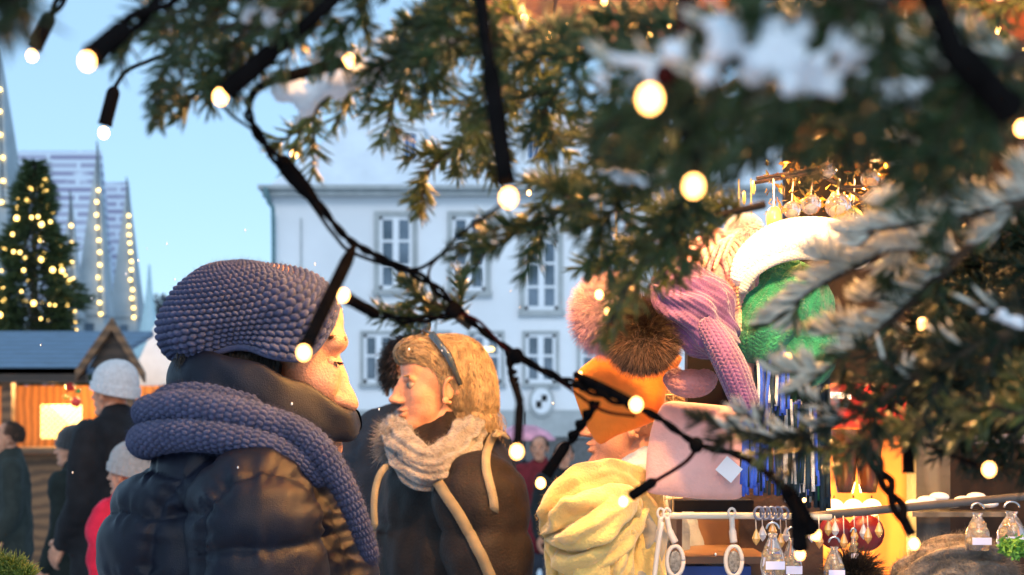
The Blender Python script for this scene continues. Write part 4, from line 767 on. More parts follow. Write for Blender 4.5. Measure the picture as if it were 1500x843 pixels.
needles(c, np.stack([g.normal(size=n), g.normal(size=n), .6 + g.random(n)], 1), .018 + .01 * g.random(n), .0009, g, 'needles', [M('fresh green needles', (.10, .16, .02), .4)], gar)
mb = MB(); mb.tube([P(-60, 870, 2.0), P(50, 868, 2.0)], .012, 8); mb.build('branch', m_dwood, gar)
# ---- hats
HD = 2.2
m_pur = M('purple knit', (.12, .042, .14), .85, .2, 40, .3, 400, sheen=.5); m_mauve = M('striped pink knit', (.45, .17, .24), .85, .2, 40, .3, 300, col2=(.70, .42, .36), sheen=.4, wave=None)
m_grn = M('green knit', (.008, .22, .10), .85, .25, 60, .6, 350, sheen=.3); m_wool = M('white wool', (.78, .78, .76), .9, .05, 60, .6, 350, sheen=.4)
def H(px, py, dy=0): return np.array([(px - 750) * HD / F, HD + dy * HD / F, CAMZ + (HZ - py) * HD / F])
def khat(name, blobs, c, mat, label, ns=34, amp=.0035, rib=True, rot=(0, 0, 1), cat='hat', pleat=0, parent=None, rows=34, aa=None):
    nu, nv = ns * 8, rows * 7; phi = np.arange(nu) * 2 * math.pi / nu; th = np.linspace(.02, math.pi - .02, nv)
    ax = np.array(rot, float); ax /= np.linalg.norm(ax); x1 = np.cross(ax, [0, 1, 0]); x1 /= np.linalg.norm(x1); y1 = np.cross(ax, x1)
    d = (np.sin(th)[:, None, None] * (np.cos(phi)[None, :, None] * x1 + np.sin(phi)[None, :, None] * y1) + np.cos(th)[:, None, None] * ax).reshape(-1, 3)
    V = cast(d, c, blobs, (), .012, .25).reshape(nv, nu, 3)
    U_, V_ = np.meshgrid(phi / (2 * math.pi) * ns, np.arange(nv) / 7.)
    h = (.5 + .5 * np.cos(2 * math.pi * U_)) * (.8 + .2 * np.cos(2 * math.pi * V_)) if rib else vstitch(U_, V_)
    V = V + d.reshape(nv, nu, 3) * (amp * h * np.sin(th)[:, None] + pleat * (.5 + .5 * np.sin(9 * phi[None] + 2 * np.sin(3 * th[:, None]))) + .003 * wob(V.reshape(-1, 3), 50, ns).reshape(nv, nu))[..., None]
    o = mk(name, V.reshape(-1, 3), grid_faces(nu, nv), mat, parent); 
    if label: tag(o, label, cat, 'knitted hats on display')
    return o
R_ = lambda *r: np.array(r) * HD / F
# striped pink hat behind
sh_ = khat('knitted_hat', [(H(1050, 420, 40), R_(42, 60, 88)), (H(1025, 395, 30), R_(50, 50, 40)), (H(1085, 500, 40), R_(30, 40, 80)), (H(1100, 360, 30), R_(35, 40, 28))], H(1055, 430, 40), m_mauve, 'pink and cream striped knitted hat behind the purple one', 30, rot=(.2, -.2, 1), pleat=.004)
m_crs = M('cream knit stripe', (.80, .55, .38), .85, .1, 40, .5, 300)
for i in range(7):
    a0 = [(975 + i * 13, 470 - i * 14, -35), (1000 + i * 12, 395 - i * 8, -38), (1042 + i * 9, 372 - i * 3, -30), (1068 + i * 6, 420 - i * 4, -25), (1078 + i * 4, 500 - i * 6, -15)]
    knit_tube('stripe', np.array([[*H(a, b, d), (4.5 - .2 * i) * HD / F] for a, b, d in a0]), .005, m_crs if i % 2 else m_mauve, sh_, ns=6, st=.006, amp=.0012, pat=stitch, flat=.8)
# purple hat
ph_ = khat('knitted_hat', [(H(1005, 448, -45), R_(56, 45, 48)), (H(975, 440, -40), R_(28, 40, 30)), (H(1030, 490, -45), R_(40, 35, 34))], H(1003, 455, -45), m_pur, 'purple ribbed knitted hat with long folded cuff', 40, rot=(-.8, -.2, .5), pleat=.008, amp=.002)
knit_tube('cuff', np.array([[*H(a, b, d), r * HD / F] for a, b, d, r in ((1020, 470, -70, 20), (1040, 505, -78, 27), (1058, 540, -80, 30), (1075, 580, -76, 28), (1084, 602, -72, 25))]), .03, m_pur, ph_, ns=20, st=.006, amp=.0022, pat=vstitch, flat=.7)
# green and white hat
gh = khat('knitted_hat', [(H(1145, 450, 20), R_(74, 60, 72)), (H(1185, 505, 20), R_(46, 45, 55)), (H(1120, 470, 10), R_(45, 50, 60))], H(1150, 460, 20), m_grn, 'green knitted hat with thick white rolled brim', 44, rib=False, rot=(.3, -.2, 1), amp=.002, pleat=.006)
knit_tube('brim', np.array([[*H(a, b, d), r * HD / F] for a, b, d, r in ((1072, 425, -50, 12), (1090, 388, -56, 22), (1130, 362, -58, 27), (1180, 356, -56, 29), (1225, 362, -46, 26), (1262, 385, -20, 18))]), .03, m_wool, gh, ns=20, st=.006, amp=.0014, pat=stitch, flat=1.0)
knit_tube('brim_edge', np.array([[*H(a, b, d), r * HD / F] for a, b, d, r in ((1074, 436, -62, 6), (1096, 404, -72, 7), (1132, 386, -76, 7), (1172, 382, -74, 7), (1205, 390, -68, 6))]), .01, M('silver grey knit', (.42, .42, .42), .9), gh, ns=10, st=.005, amp=.001, flat=1)
# cream bobbles
furball('bobble', H(1086, 338, -20), R_(28, 28, 21), [(m_wool, None)], 3500, .012, 'cream woollen bobble on top of the striped pink hat', 'bobble', seed=6, core=(.75, .7, .62))
mb = MB(); mb.ell(H(1134, 321, 0), R_(12, 12, 19), 24, 16); b_ = mb.build('bauble', M('yellow glass bauble', (.85, .55, .12), .12, .1, coat=1), None, True); tag(b_, 'yellow oval bauble hanging over the white brim', 'bauble'); mb = MB(); mb.tube([H(1134, 303), H(1133, 262)], .0014, 5); mb.build('cord', m_cr, b_)
# pompoms
m_fp = M('pink fur', (.62, .30, .34), .6, .3, 30, sheen=.6); m_fd = M('dark brown fur', (.06, .035, .02), .6, .4, 30); m_fo = M('orange fur', (.55, .24, .08), .6, .3, 30, sheen=.5)
furball('pompom', H(888, 462, 0), R_(38, 40, 52), [(m_fp, None), (M('cream fur', (.85, .62, .45), .6, .2, sheen=.5), lambda d: (d[:, 2] > .1) & (d[:, 0] < .6))], 15000, .036, 'fluffy pink fur pompom left of the dark one', 'pompom', 'fur pompoms', seed=1, core=(.35, .12, .15), curl=.8, wd=.00045)
furball('pompom', H(938, 492, -45), R_(48, 40, 50), [(m_fd, None), (m_fo, lambda d: (d[:, 2] < -.25))], 17000, .036, 'dark brown fur pompom with orange underside beside the purple hat', 'pompom', 'fur pompoms', seed=2, core=(.03, .02, .012), curl=.8, wd=.00045)
# orange felt cloth
def sheet(name, outline, D_, thick, mat, label, cat, puff=.02, seed=0, parent=None, nz=.004, n=70, group=None):
    """a soft cushion-like cloth piece filling an outline (px), puffed on both sides"""
    pl = smoothpts(np.array([[*o_, 0] for o_ in outline + [outline[0]]], float), 160)[:-1, :2] if False else np.array(outline, float)
    # resample outline linearly
    q_ = np.vstack([pl, pl[:1]]); s = np.r_[0, np.cumsum(np.linalg.norm(np.diff(q_, axis=0), axis=1))]; m = 140; t = np.linspace(0, s[-1], m, endpoint=False)
    ring = np.stack([np.interp(t, s, q_[:, 0]), np.interp(t, s, q_[:, 1])], 1); c0 = ring.mean(0); V = []; rings = 26
    for side in (-1, 1):
        for j in range(rings):
            u = j / (rings - 1); r = 1 - u if side == -1 else u
            if side == 1 and j == 0: continue
            p = c0 + (ring - c0) * max(r, .002); y = side * (thick / 2 + puff * (1 - r ** 2.2) ** .7)
            X_ = (p[:, 0] - 750) / F * D_; Z_ = CAMZ + (HZ - p[:, 1]) / F * D_; V.append(np.stack([X_, D_ + y + 0 * X_, Z_], 1))
    # order: front centre -> edge -> back centre
    front = V[:rings][::-1]; back = V[rings:]
    V = np.array(front + back) if False else np.array(V[:rings][::-1] + V[rings:])
    V = np.concatenate([V[:rings], V[rings:][:]])
    nv_ = len(V); Vf = V.reshape(-1, 3); 
    Vf = Vf + nz * np.stack([.4 * wob(Vf, 30, seed), wob(Vf, 34, seed + 1), .4 * wob(Vf, 30, seed + 2)], 1)
    o = mk(name, Vf, grid_faces(m, nv_), mat, parent)
    if label: tag(o, label, cat, group)
    return o
m_pinkc = M('pink felt', (.72, .40, .36), .85, .08, 30, .2, 200, sheen=.3)
def sheet2(name, outline, D_, mat, label, cat, puff=.02, seed=0, nz=.004):
    q_ = np.array(outline + [outline[0]], float); s = np.r_[0, np.cumsum(np.linalg.norm(np.diff(q_, axis=0), axis=1))]; m = 160; t = np.linspace(0, s[-1], m, endpoint=False)
    ring = np.stack([np.interp(t, s, q_[:, 0]), np.interp(t, s, q_[:, 1])], 1); 
    for _ in range(14): ring = (np.roll(ring, 1, 0) + ring * 2 + np.roll(ring, -1, 0)) / 4
    c0 = ring.mean(0); L = []
    rs_ = np.r_[np.linspace(.002, .85, 20), np.sin(np.linspace(math.asin(.88), math.pi / 2, 8))]
    for side, seq in ((-1, rs_), (1, rs_[::-1][1:])):
        for r in seq:
            p = c0 + (ring - c0) * r; X_ = (p[:, 0] - 750) / F * D_; Z_ = CAMZ + (HZ - p[:, 1]) / F * D_; L.append(np.stack([X_, D_ + side * (.0015 + puff * (1 - r ** 3) ** .6) + 0 * X_, Z_], 1))
    V = np.vstack(L); V = V + nz * np.stack([.4 * wob(V, 30, seed), wob(V, 34, seed + 1), .4 * wob(V, 30, seed + 2)], 1)
    o = mk(name, V, grid_faces(m, len(L)), mat); tag(o, label, cat); return o
m_org = M('orange felt', (.85, .25, .02), .8, .12, 20, .2, 100, sheen=.3)
sheet2('felt_bag', [(846, 540), (900, 505), (950, 512), (1002, 520), (978, 560), (962, 618), (905, 636), (880, 656), (866, 634), (846, 600), (836, 568)], 2.34, m_org, 'orange felt bag hanging under the fur pompoms', 'bag', .02, 70, .007)
pc = sheet2('pink_cushion', [(972, 588), (1020, 590), (1078, 596), (1090, 620), (1090, 680), (1096, 722), (1085, 733), (1030, 733), (975, 728), (944, 724), (946, 668), (956, 622)], 2.28, m_pinkc, 'pale pink felt cushion with white price tag above the cream rail', 'cushion', .022, 80, .003)
mb = MB(); a = P(1068, 688, 2.235); s_ = 24 * 2.235 / F; u1 = np.array([.76, -.05, -.65]); u2 = np.array([.65, 0, .76]); pts = [a + s_ * (i * u1 * .62 + j * u2 * .55) for i, j in ((-1, -1), (1, -1), (1, 1), (-1, 1))]
mb.add(pts + [p + [0, .002, 0] for p in pts], [(0, 1, 2, 3), (7, 6, 5, 4), (0, 4, 5, 1), (1, 5, 6, 2), (2, 6, 7, 3), (3, 7, 4, 0)]); mb.build('price_tag', m_white, pc)
o = knit_tube('knitted_loop', np.array([[*H(a, b, d), r * HD / F] for a, b, d, r in ((982, 545, 20, 14), (996, 560, 5, 22), (1012, 562, 0, 25), (1028, 560, 5, 22), (1042, 548, 20, 14))]), .02, M('salmon wool', (.50, .20, .20), .85, .15, 40, .4, 300, sheen=.3), None, ns=14, st=.006, amp=.002, pat=vstitch, flat=.8); tag(o, 'small salmon pink knitted loop squeezed between purple cuff and cushion', 'headband')
# blue and white fringe scarf
def fringe(name, x0, x1, y0, y1, D_, n, cols, label, seed, rr=.0032):
    g = np.random.default_rng(seed); o = empty(name); tag(o, label, 'scarf', 'fringed scarves')
    for nm, m, fr in cols:
        mb = MB()
        for i in range(int(n * fr)):
            x = g.uniform(x0, x1); d = D_ + g.uniform(-.015, .02); sw = g.normal() * 3
            mb.tube(smoothpts([P(x, y0 + g.uniform(-5, 5), d), P(x + sw, (y0 + y1) / 2, d), P(x + sw * 1.6 + g.normal() * 2, y1 + g.uniform(-18, 6), d)], 10), rr * (.6 + .6 * g.random()), 6)
        mb.build(nm, m, o, True)
m_blu = M('blue wool', (.012, .09, .62), .75, .2, 40, .3, 300, sheen=.3); m_drk = M('dark teal wool', (.01, .03, .05), .9, .2, 30)
fringe('fringed_scarf', 1108, 1152, 508, 608, 2.2, 42, (('blue_fringe', m_blu, .8), ('white_fringe', m_wool, .12), ('dark_fringe', m_drk, .3)), 'bright blue fringed scarf directly below the green hat', 1)
fringe('fringed_scarf', 1088, 1200, 590, 722, 2.27, 80, (('blue_fringe', m_blu, .55), ('white_fringe', m_wool, .18), ('dark_fringe', m_drk, .5)), 'blue, white and dark fringed scarf right of the pink cushion', 2)
fringe('fringed_scarf', 1152, 1212, 505, 745, 2.34, 60, (('dark_fringe', m_drk, 1), ('white_fringe', m_wool, .1), ('green_fringe', M('green wool', (.01, .12, .05), .9), .2)), 'dark teal fringed scarf behind the bright blue one', 3, .004)
# yellow scarf
m_yel = M('yellow wool', (.82, .56, .17), .85, .12, 20, .35, 250, sheen=.5)
ys = empty('yellow_scarf'); tag(ys, 'thick yellow woollen scarf draped in loose folds left of the cream rail', 'scarf')
kk = 2.35
for i, (ct, r, fo) in enumerate((
    ([(805, 790, kk), (815, 745, kk - .04), (850, 708, kk - .06), (895, 700, kk - .06), (930, 718, kk - .03), (948, 765, kk), (946, 830, kk), (940, 900, kk)], [.012, .026, .03, .03, .032, .03, .034, .034], 4),
    ([(800, 778, kk - .03), (835, 752, kk - .08), (880, 738, kk - .1), (915, 735, kk - .08), (930, 760, kk - .05)], [.010, .030, .032, .028, .012], 3),
    ([(803, 784, kk - .02), (835, 790, kk - .08), (875, 775, kk - .12), (905, 748, kk - .1), (925, 725, kk - .05)], [.012, .028, .030, .028, .02], 3),
    ([(812, 790, kk), (838, 822, kk - .06), (872, 818, kk - .09), (905, 790, kk - .08), (925, 758, kk - .04), (940, 735, kk)], [.014, .028, .03, .03, .028, .02], 3),
    ([(870, 705, kk), (840, 725, kk - .02), (818, 762, kk), (822, 830, kk), (826, 900, kk)], [.02, .03, .028, .03, .03], 4),
    ([(915, 770, kk - .08), (912, 810, kk - .08), (900, 850, kk - .07), (896, 900, kk - .05)], [.02, .026, .03, .03], 4),
    ([(885, 800, kk - .1), (872, 835, kk - .08), (862, 870, kk - .06), (860, 910, kk - .05)], [.016, .03, .034, .034], 4),
    ([(850, 805, kk - .06), (842, 840, kk - .06), (838, 900, kk - .04)], [.02, .028, .03], 4),
    ([(870, 740, kk), (880, 800, kk + .02), (878, 900, kk + .02)], [.045, .06, .07], 4))): fuzz(sscarf('fold', ct, r, ys, m_yel, .8, fo, .16, 100 + 4 * i, 110, 56), 2600, .006, 300 + i, .00022, m_yel)
sscarf('fold_grey', [(935, 745, kk - .02), (955, 780, kk), (942, 840, kk), (930, 890, kk)], [.02, .028, .03, .03], ys, M('grey beige wool', (.42, .36, .26), .9, .1, sheen=.4), .7, 3, .1, 160)
# glass baubles and gold leaves on a wire rack above the hats
rk2 = empty('wire_rack'); tag(rk2, 'dark wire rack with glittering glass ornaments above the green hat', 'display rack')
mb = MB()
for a_, b_ in (((1105, 268), (1200, 252)), ((1108, 262), (1205, 246)), ((1232, 275), (1345, 270)), ((1250, 300), (1300, 262)), ((1195, 252), (1262, 290)), ((1262, 300), (1292, 272))): mb.tube([P(*a_, 2.3), P(*b_, 2.3)], .003, 7)
mb.build('wire', M('dark wire', (.06, .05, .05), .3, .1, metal=.5), rk2)
g = np.random.default_rng(21)
for i, (px_, py_, r_, lb) in enumerate(((1228, 302, 19, 'largest clear glass bauble hanging from the wire rack'), (1188, 300, 15, 'clear glass bauble left of the largest one'), (1275, 262, 14, 'clear glass bauble up by the orange leaves'), (1290, 290, 15, 'clear glass bauble near the dark small one'), (1212, 250, 13, 'clear glass bauble touching the rack wire'), (1250, 330, 12, 'lowest clear glass bauble just over the white brim'), (1160, 308, 13, 'clear glass bauble beside the yellow oval bauble'), (1310, 302, 12, 'rightmost clear glass bauble by the frosted twig'))):
    V, Fc = sphere(24, 16); o_ = mk('glass_bauble', V * (r_ * 2.3 / F) + P(px_, py_, 2.3), Fc, m_glassy); tag(o_, lb, 'bauble', 'glass baubles on the wire rack')
    mb = MB(); mb.tube([P(px_, py_ - r_, 2.3), P(px_ + 2, min(py_ - r_ - 8, 262), 2.3)], .0012, 5); mb.build('cord', m_cr, o_)
    mb = MB(); mb.ell(P(px_, py_ + r_ * .3, 2.3), tuple(np.array((.5, .5, .35)) * r_ * 2.3 / F), 12, 8); mb.build('filling', M('bauble filling', [(.8, .7, .55), (.6, .65, .8), (.85, .4, .1)][i % 3], .4, .3, 200), o_, True)
m_gold = M('gold foil', (.9, .55, .12), .22, .2, 80, metal=.9)
lv = []; lf = []
for i in range(420):
    px_ = g.uniform(1120, 1350); py_ = g.uniform(236, 345); c_ = P(px_, py_, g.uniform(2.25, 2.45)); a = g.normal(size=3); a /= np.linalg.norm(a); b = np.cross(a, g.normal(size=3)); b /= np.linalg.norm(b); s_ = g.uniform(.005, .011)
    n_ = np.cross(a, b) * .0012; lv += [c_ - a * s_, c_ + b * s_ * .45 + n_, c_ + a * s_, c_ - b * s_ * .45 + n_]; lf.append((4 * i, 4 * i + 1, 4 * i + 2, 4 * i + 3))
mk('gold_leaves', lv, lf, m_gold, rk2, False)['kind'] = 'stuff'
mb = MB()
for px_ in (880, 902, 985, 1010, 1082, 1134, 1100, 1003, 925): mb.tube([P(px_, 262, 2.35), P(px_ + 1, 262 + g.uniform(60, 160), 2.35)], .0011, 5)
for px_, py_ in ((1090, 290), (1082, 310), (1104, 275), (905, 395)): mb.ell(P(px_, py_, 2.34), (.003, .003, .012), 8, 6)
mb.build('gold_cord', M('gold cord', (.7, .5, .15), .35, .1, metal=.6), rk2)
# lit stall bulbs seen between the twigs
for i, (px_, py_, D_, pw) in enumerate(((1175, 175, 1.8, 12.), (1285, 252, 2.5, 10.), (1000, 205, 2.45, 13.))):
    sb = empty('stall_lamp'); tag(sb, ('warm bulb behind the needles high above the white brimmed hat', 'warm bulb glowing at the right of the wire rack', 'warm bulb hidden in needles above the striped hat')[i], 'lamp', 'bulbs lighting the hats')
    c_ = P(px_, py_, D_); V, Fc = lathe([(.001, .045), (.012, .044), (.014, .02), (.001, .018)], c_, 14); MB().add(V, Fc).build('socket', m_black, sb, True)
    mb = MB(); mb.tube([c_ + [0, 0, .04], c_ + [0, .02, .35]], .0018, 5); mb.build('cable', m_black, sb)
    lamp('stall_lamp_light', c_ - [0, 0, .0], pw, (1, .54, .19), .016)
# added bulbs, unseen above the frame, put in to warm faces, needles and goods
for i, (X_, Y_, Z_, pw, lb) in enumerate(((.06, .98, 1.95, 2.5, 'added unseen bulb warming the upper branches'), (.36, .95, 1.98, 2.8, 'added unseen bulb warming the frosted twigs'), (.12, 1.9, 2.24, 36, 'added unseen bulb warming the face under the navy beanie'), (-.56, 2.5, 2.38, 9, 'added unseen bulb warming the blond person'), (.42, 2.55, 2.30, 26, 'added unseen bulb warming the stall goods'))):
    sb = empty('fill_lamp'); tag(sb, lb, 'lamp', 'added bulbs above the frame'); c_ = np.array([X_, Y_, Z_])
    V, Fc = lathe([(.001, .065), (.016, .064), (.018, .03), (.001, .028)], c_, 14); MB().add(V, Fc).build('socket', m_black, sb, True)
    mb = MB(); mb.tube([c_ + [0, 0, .06], c_ + [0, .02, 1.2]], .002, 5); mb.build('cable', m_black, sb); lamp('fill_lamp_light', c_, pw, (1, .45, .11), .02)
es = empty('eave_lights'); tag(es, 'row of small golden bulbs along the stall eave, glinting through the needles', 'string lights')
g = np.random.default_rng(61); ep = []
for i in range(26):
    px_ = 770 + i * 29 + g.uniform(-8, 8); D_ = 3.0 + .5 * (i % 2); ep.append(P(px_, 28 + 26 * math.sin(i * 1.3) + (i > 15) * 22, D_)); mb = MB(); mb.ell(ep[-1], (.0085, .0085, .011), 10, 8); mb.build('bulb', E('golden bulb', (1, .5, .12), 11) if i == 0 else bpy.data.materials['golden bulb'], es, True)
mb = MB(); mb.tube(np.array(ep) + [0, 0, .012], .0025, 5); mb.build('cable', m_black, es)
# ------------------------------------------------------------------ light garland in the tree
m_cable = M('black cable', (.008, .007, .007), .9, .2, 60, spec=.0); m_cab2 = M('dark red brown cable', (.04, .009, .008), .9, .2, 60, spec=0)
gl = empty('light_garland'); tag(gl, 'black cable garland of warm bulbs strung through the snowy fir branches', 'string lights')
def cable(ctrl, r=.0017, twist=True, mat=None, r2=None):
    n = max(30, int(len(ctrl) * 16)); c = smoothpts(np.array([list(P(a, b, d)) for a, b, d in ctrl]), n); mb = MB()
    if twist:
        T, N, B = frames(c); s = np.r_[0, np.cumsum(np.linalg.norm(np.diff(c, axis=0), axis=1))]; ph = s / .045 * 2 * math.pi + 0.6 * np.sin(s * 40)
        o_ = (np.cos(ph)[:, None] * N + np.sin(ph)[:, None] * B) * r * (.95 + .25 * np.sin(s * 31)[:, None]); mb.tube(c + o_, r, 8); mb.tube(c - o_, r, 8)
    else: mb.tube(c, r2 if r2 is not None else r, 8)
    return mb.build('cable', mat or m_cable, gl, True)
def sock(x0, y0, x1, y1, D_, r=.0045, D1=None):
    """socket from (x0,y0) to the bulb at (x1,y1)"""
    a, b = P(x0, y0, D_ if D1 is None else D1), P(x1, y1, D_); d = b - a; L = np.linalg.norm(d); d /= L; e = b - d * .004; n = 14; t = np.linspace(0, 1, n)
    rr = r * np.where(t < .12, .55 + .45 * t / .12, np.where(t > .93, 1.12, 1)); mb = MB(); mb.tube(a + (e - a) * t[:, None], rr, 14); mb.build('socket', m_cable, gl, True)
LM = {}
def ledmat(D_, s):
    blur = .0078 * abs(1 - D_ / 2.15); q_ = round(max(1., (blur / (.0072 * s)) ** 2) * 2) / 2
    if q_ not in LM: LM[q_] = E('led', (1, .44, .10), 6.5 * q_)
    return LM[q_]
def led(px, py, diam, D_=None, st=None, s=1.):
    D_ = D_ or 30.9 / (diam + 6.9); c_ = P(px, py, D_); mb = MB(); mb.ell(c_, (.0040 * s, .0040 * s, .0047 * s), 14, 10); mb.build('bulb', st or ledmat(D_, s), gl, True); return D_
LED = [(47, 82, 22), (128, 90, 34), (152, 195, 20), (323, 142, 30), (511, 89, 24), (431, 226, 16), (952, 145, 54), (1016, 273, 44), (745, 290, 36), (503, 433, 24), (445, 517, 28), (757, 662, 26), (792, 708, 18), (932, 593, 26), (893, 458, 19), (850, 548, 12), (1195, 783, 20), (1172, 812, 20), (1339, 797, 20), (1449, 688, 26), (1352, 475, 22), (1394, 562, 14), (1153, 525, 18), (1497, 188, 30), (1496, 150, 18), (1178, 733, 9), (913, 735, 18), (1125, 4, 24), (775, 283, 12), (878, 432, 16), (740, 222, 8), (340, 492, 4)]
DL = {}
for px_, py_, dm in LED[:-1]: DL[(px_, py_)] = led(px_, py_, dm, s=1.0 if dm > 13 else .7)
def d_(px_, py_): return DL[(px_, py_)]
sock(75, 20, 47, 79, d_(47, 82), .0055); cable([(110, -40, 1.05), (95, -8, 1.05), (76, 19, 1.06)], .002)
sock(185, 40, 130, 86, d_(128, 90), .006, .78); cable([(300, -30, .8), (235, 5, .78), (185, 40, .78)], .0026)
sock(168, 128, 152, 190, d_(152, 195), .0055); cable([(290, 60, 1.1), (222, 88, 1.13), (186, 104, 1.15), (168, 128, 1.15)], .0018, False)
sock(405, 70, 326, 139, d_(323, 142), .006, .82); cable([(520, -30, .8), (455, 30, .8), (404, 72, .82)], .0042, False)
sock(400, 118, 503, 91, d_(511, 89), .0042, .96); cable([(365, 150, 1.0), (375, 132, .98), (402, 117, .96)], .003, False)
cable([(300, 120, 1.0), (335, 165, 1.02), (375, 195, 1.04), (412, 238, 1.05)], .0012, False)
cable([(363, 148, 1.0), (366, 175, 1.02), (388, 212, 1.04), (418, 248, 1.05), (455, 285, 1.05), (495, 335, 1.06), (517, 356, 1.08), (568, 384, 1.12), (625, 412, 1.16), (668, 450, 1.18), (700, 480, 1.2), (745, 512, 1.2), (800, 545, 1.18), (850, 566, 1.15), (905, 588, 1.15), (960, 610, 1.17), (1020, 650, 1.2), (1085, 668, 1.2), (1128, 695, 1.15), (1160, 730, 1.1), (1178, 770, 1.08)], .0019)
cable([(410, 235, 1.06), (450, 290, 1.07), (490, 345, 1.08), (520, 372, 1.1), (600, 395, 1.14), (640, 378, 1.1), (672, 345, 1.0), (715, 315, .9), (745, 292, .75)], .0015, False)
cable([(640, 440, 1.18), (628, 400, 1.15), (650, 372, 1.1), (700, 350, 1.1), (780, 340, 1.1)], .0012, False, m_dwood)
cable([(662, 452, 1.18), (655, 463, 1.18), (600, 470, 1.16), (560, 462, 1.14)], .0016); cable([(660, 458, 1.18), (700, 470, 1.18), (750, 520, 1.2), (820, 560, 1.18), (880, 600, 1.16), (930, 610, 1.17)], .0013, False, m_cab2)
for x_, y_ in ((416, 240), (664, 455), (757, 522), (855, 562), (1020, 652)):
    mb = MB(); mb.ell(P(x_, y_, 1.06 if x_ < 500 else 1.17), (.0062, .006, .007), 12, 9); V, N, Fl = np.vstack(mb.V), 0, mb.F; mk('knot', V, Fl, m_cable, gl)
mb = MB(); c_ = smoothpts(np.array([P(418, 244, 1.05), P(440, 270, 1.05), P(462, 295, 1.05)]), 14); mb.tube(c_, [.006, .0065, .0065, .0065, .0065, .0065, .006, .006, .006, .0055, .005, .0045, .004, .0035], 12); mb.build('joint', m_cable, gl, True)
sock(517, 364, 448, 508, d_(445, 517), .0048, 1.05); sock(553, 462, 508, 437, d_(503, 433), .0045, 1.08)
cable([(745, 515, 1.2), (752, 552, 1.15), (762, 590, 1.02)], .002); sock(762, 588, 758, 655, d_(757, 662), .0035, 1.0)
cable([(872, 590, 1.16), (850, 622, 1.2), (832, 650, 1.24)], .0024); sock(832, 648, 796, 702, d_(792, 708), .0052, 1.24)
cable([(1022, 655, 1.18), (1003, 678, 1.2), (960, 705, 1.22)], .0018, False, m_cab2); sock(960, 704, 922, 729, d_(913, 735), .0045, 1.22)
cable([(845, 550, 1.2), (880, 566, 1.1), (926, 590, 1.0)], .0036, False)
cable([(700, -30, .8), (708, 30, .78), (716, 90, .74)], .004, False); sock(715, 85, 743, 278, d_(745, 290), .0052, .74)
cable([(1010, -30, .64), (1004, 60, .63), (1004, 130, .63)], .005, False, m_cab2); sock(1004, 120, 1015, 258, d_(1016, 273), .0048, .63)
cable([(1125, -2, .7), (1060, 40, .62), (1000, 85, .56), (972, 112, .53)], .0042, False, m_cab2); cable([(962, 170, .6), (945, 205, .9), (925, 248, 1.1)], .002, False, m_dwood)
cable([(1345, -40, .5), (1375, 20, .5), (1400, 80, .5), (1430, 120, .5)], .005, False); sock(1395, 70, 1488, 172, .52, .006, .5)
cable([(1262, 645, 1.2), (1290, 690, 1.18), (1312, 735, 1.16), (1325, 765, 1.15)], .0032); sock(1322, 758, 1338, 790, d_(1339, 797), .004, 1.15)
sock(1150, 715, 1190, 778, d_(1195, 783), .0065, 1.1); sock(1168, 745, 1172, 806, d_(1172, 812), .006, 1.12)
cable([(1330, 640, 1.0), (1380, 662, .98), (1415, 675, .96)], .0015, False); sock(1405, 672, 1441, 685, d_(1449, 688), .0022, .96)
cable([(1340, 560, 1.2), (1330, 620, 1.2), (1330, 690, 1.2)], .0035, False); sock(1330, 640, 1331, 700, 1.2, .005)
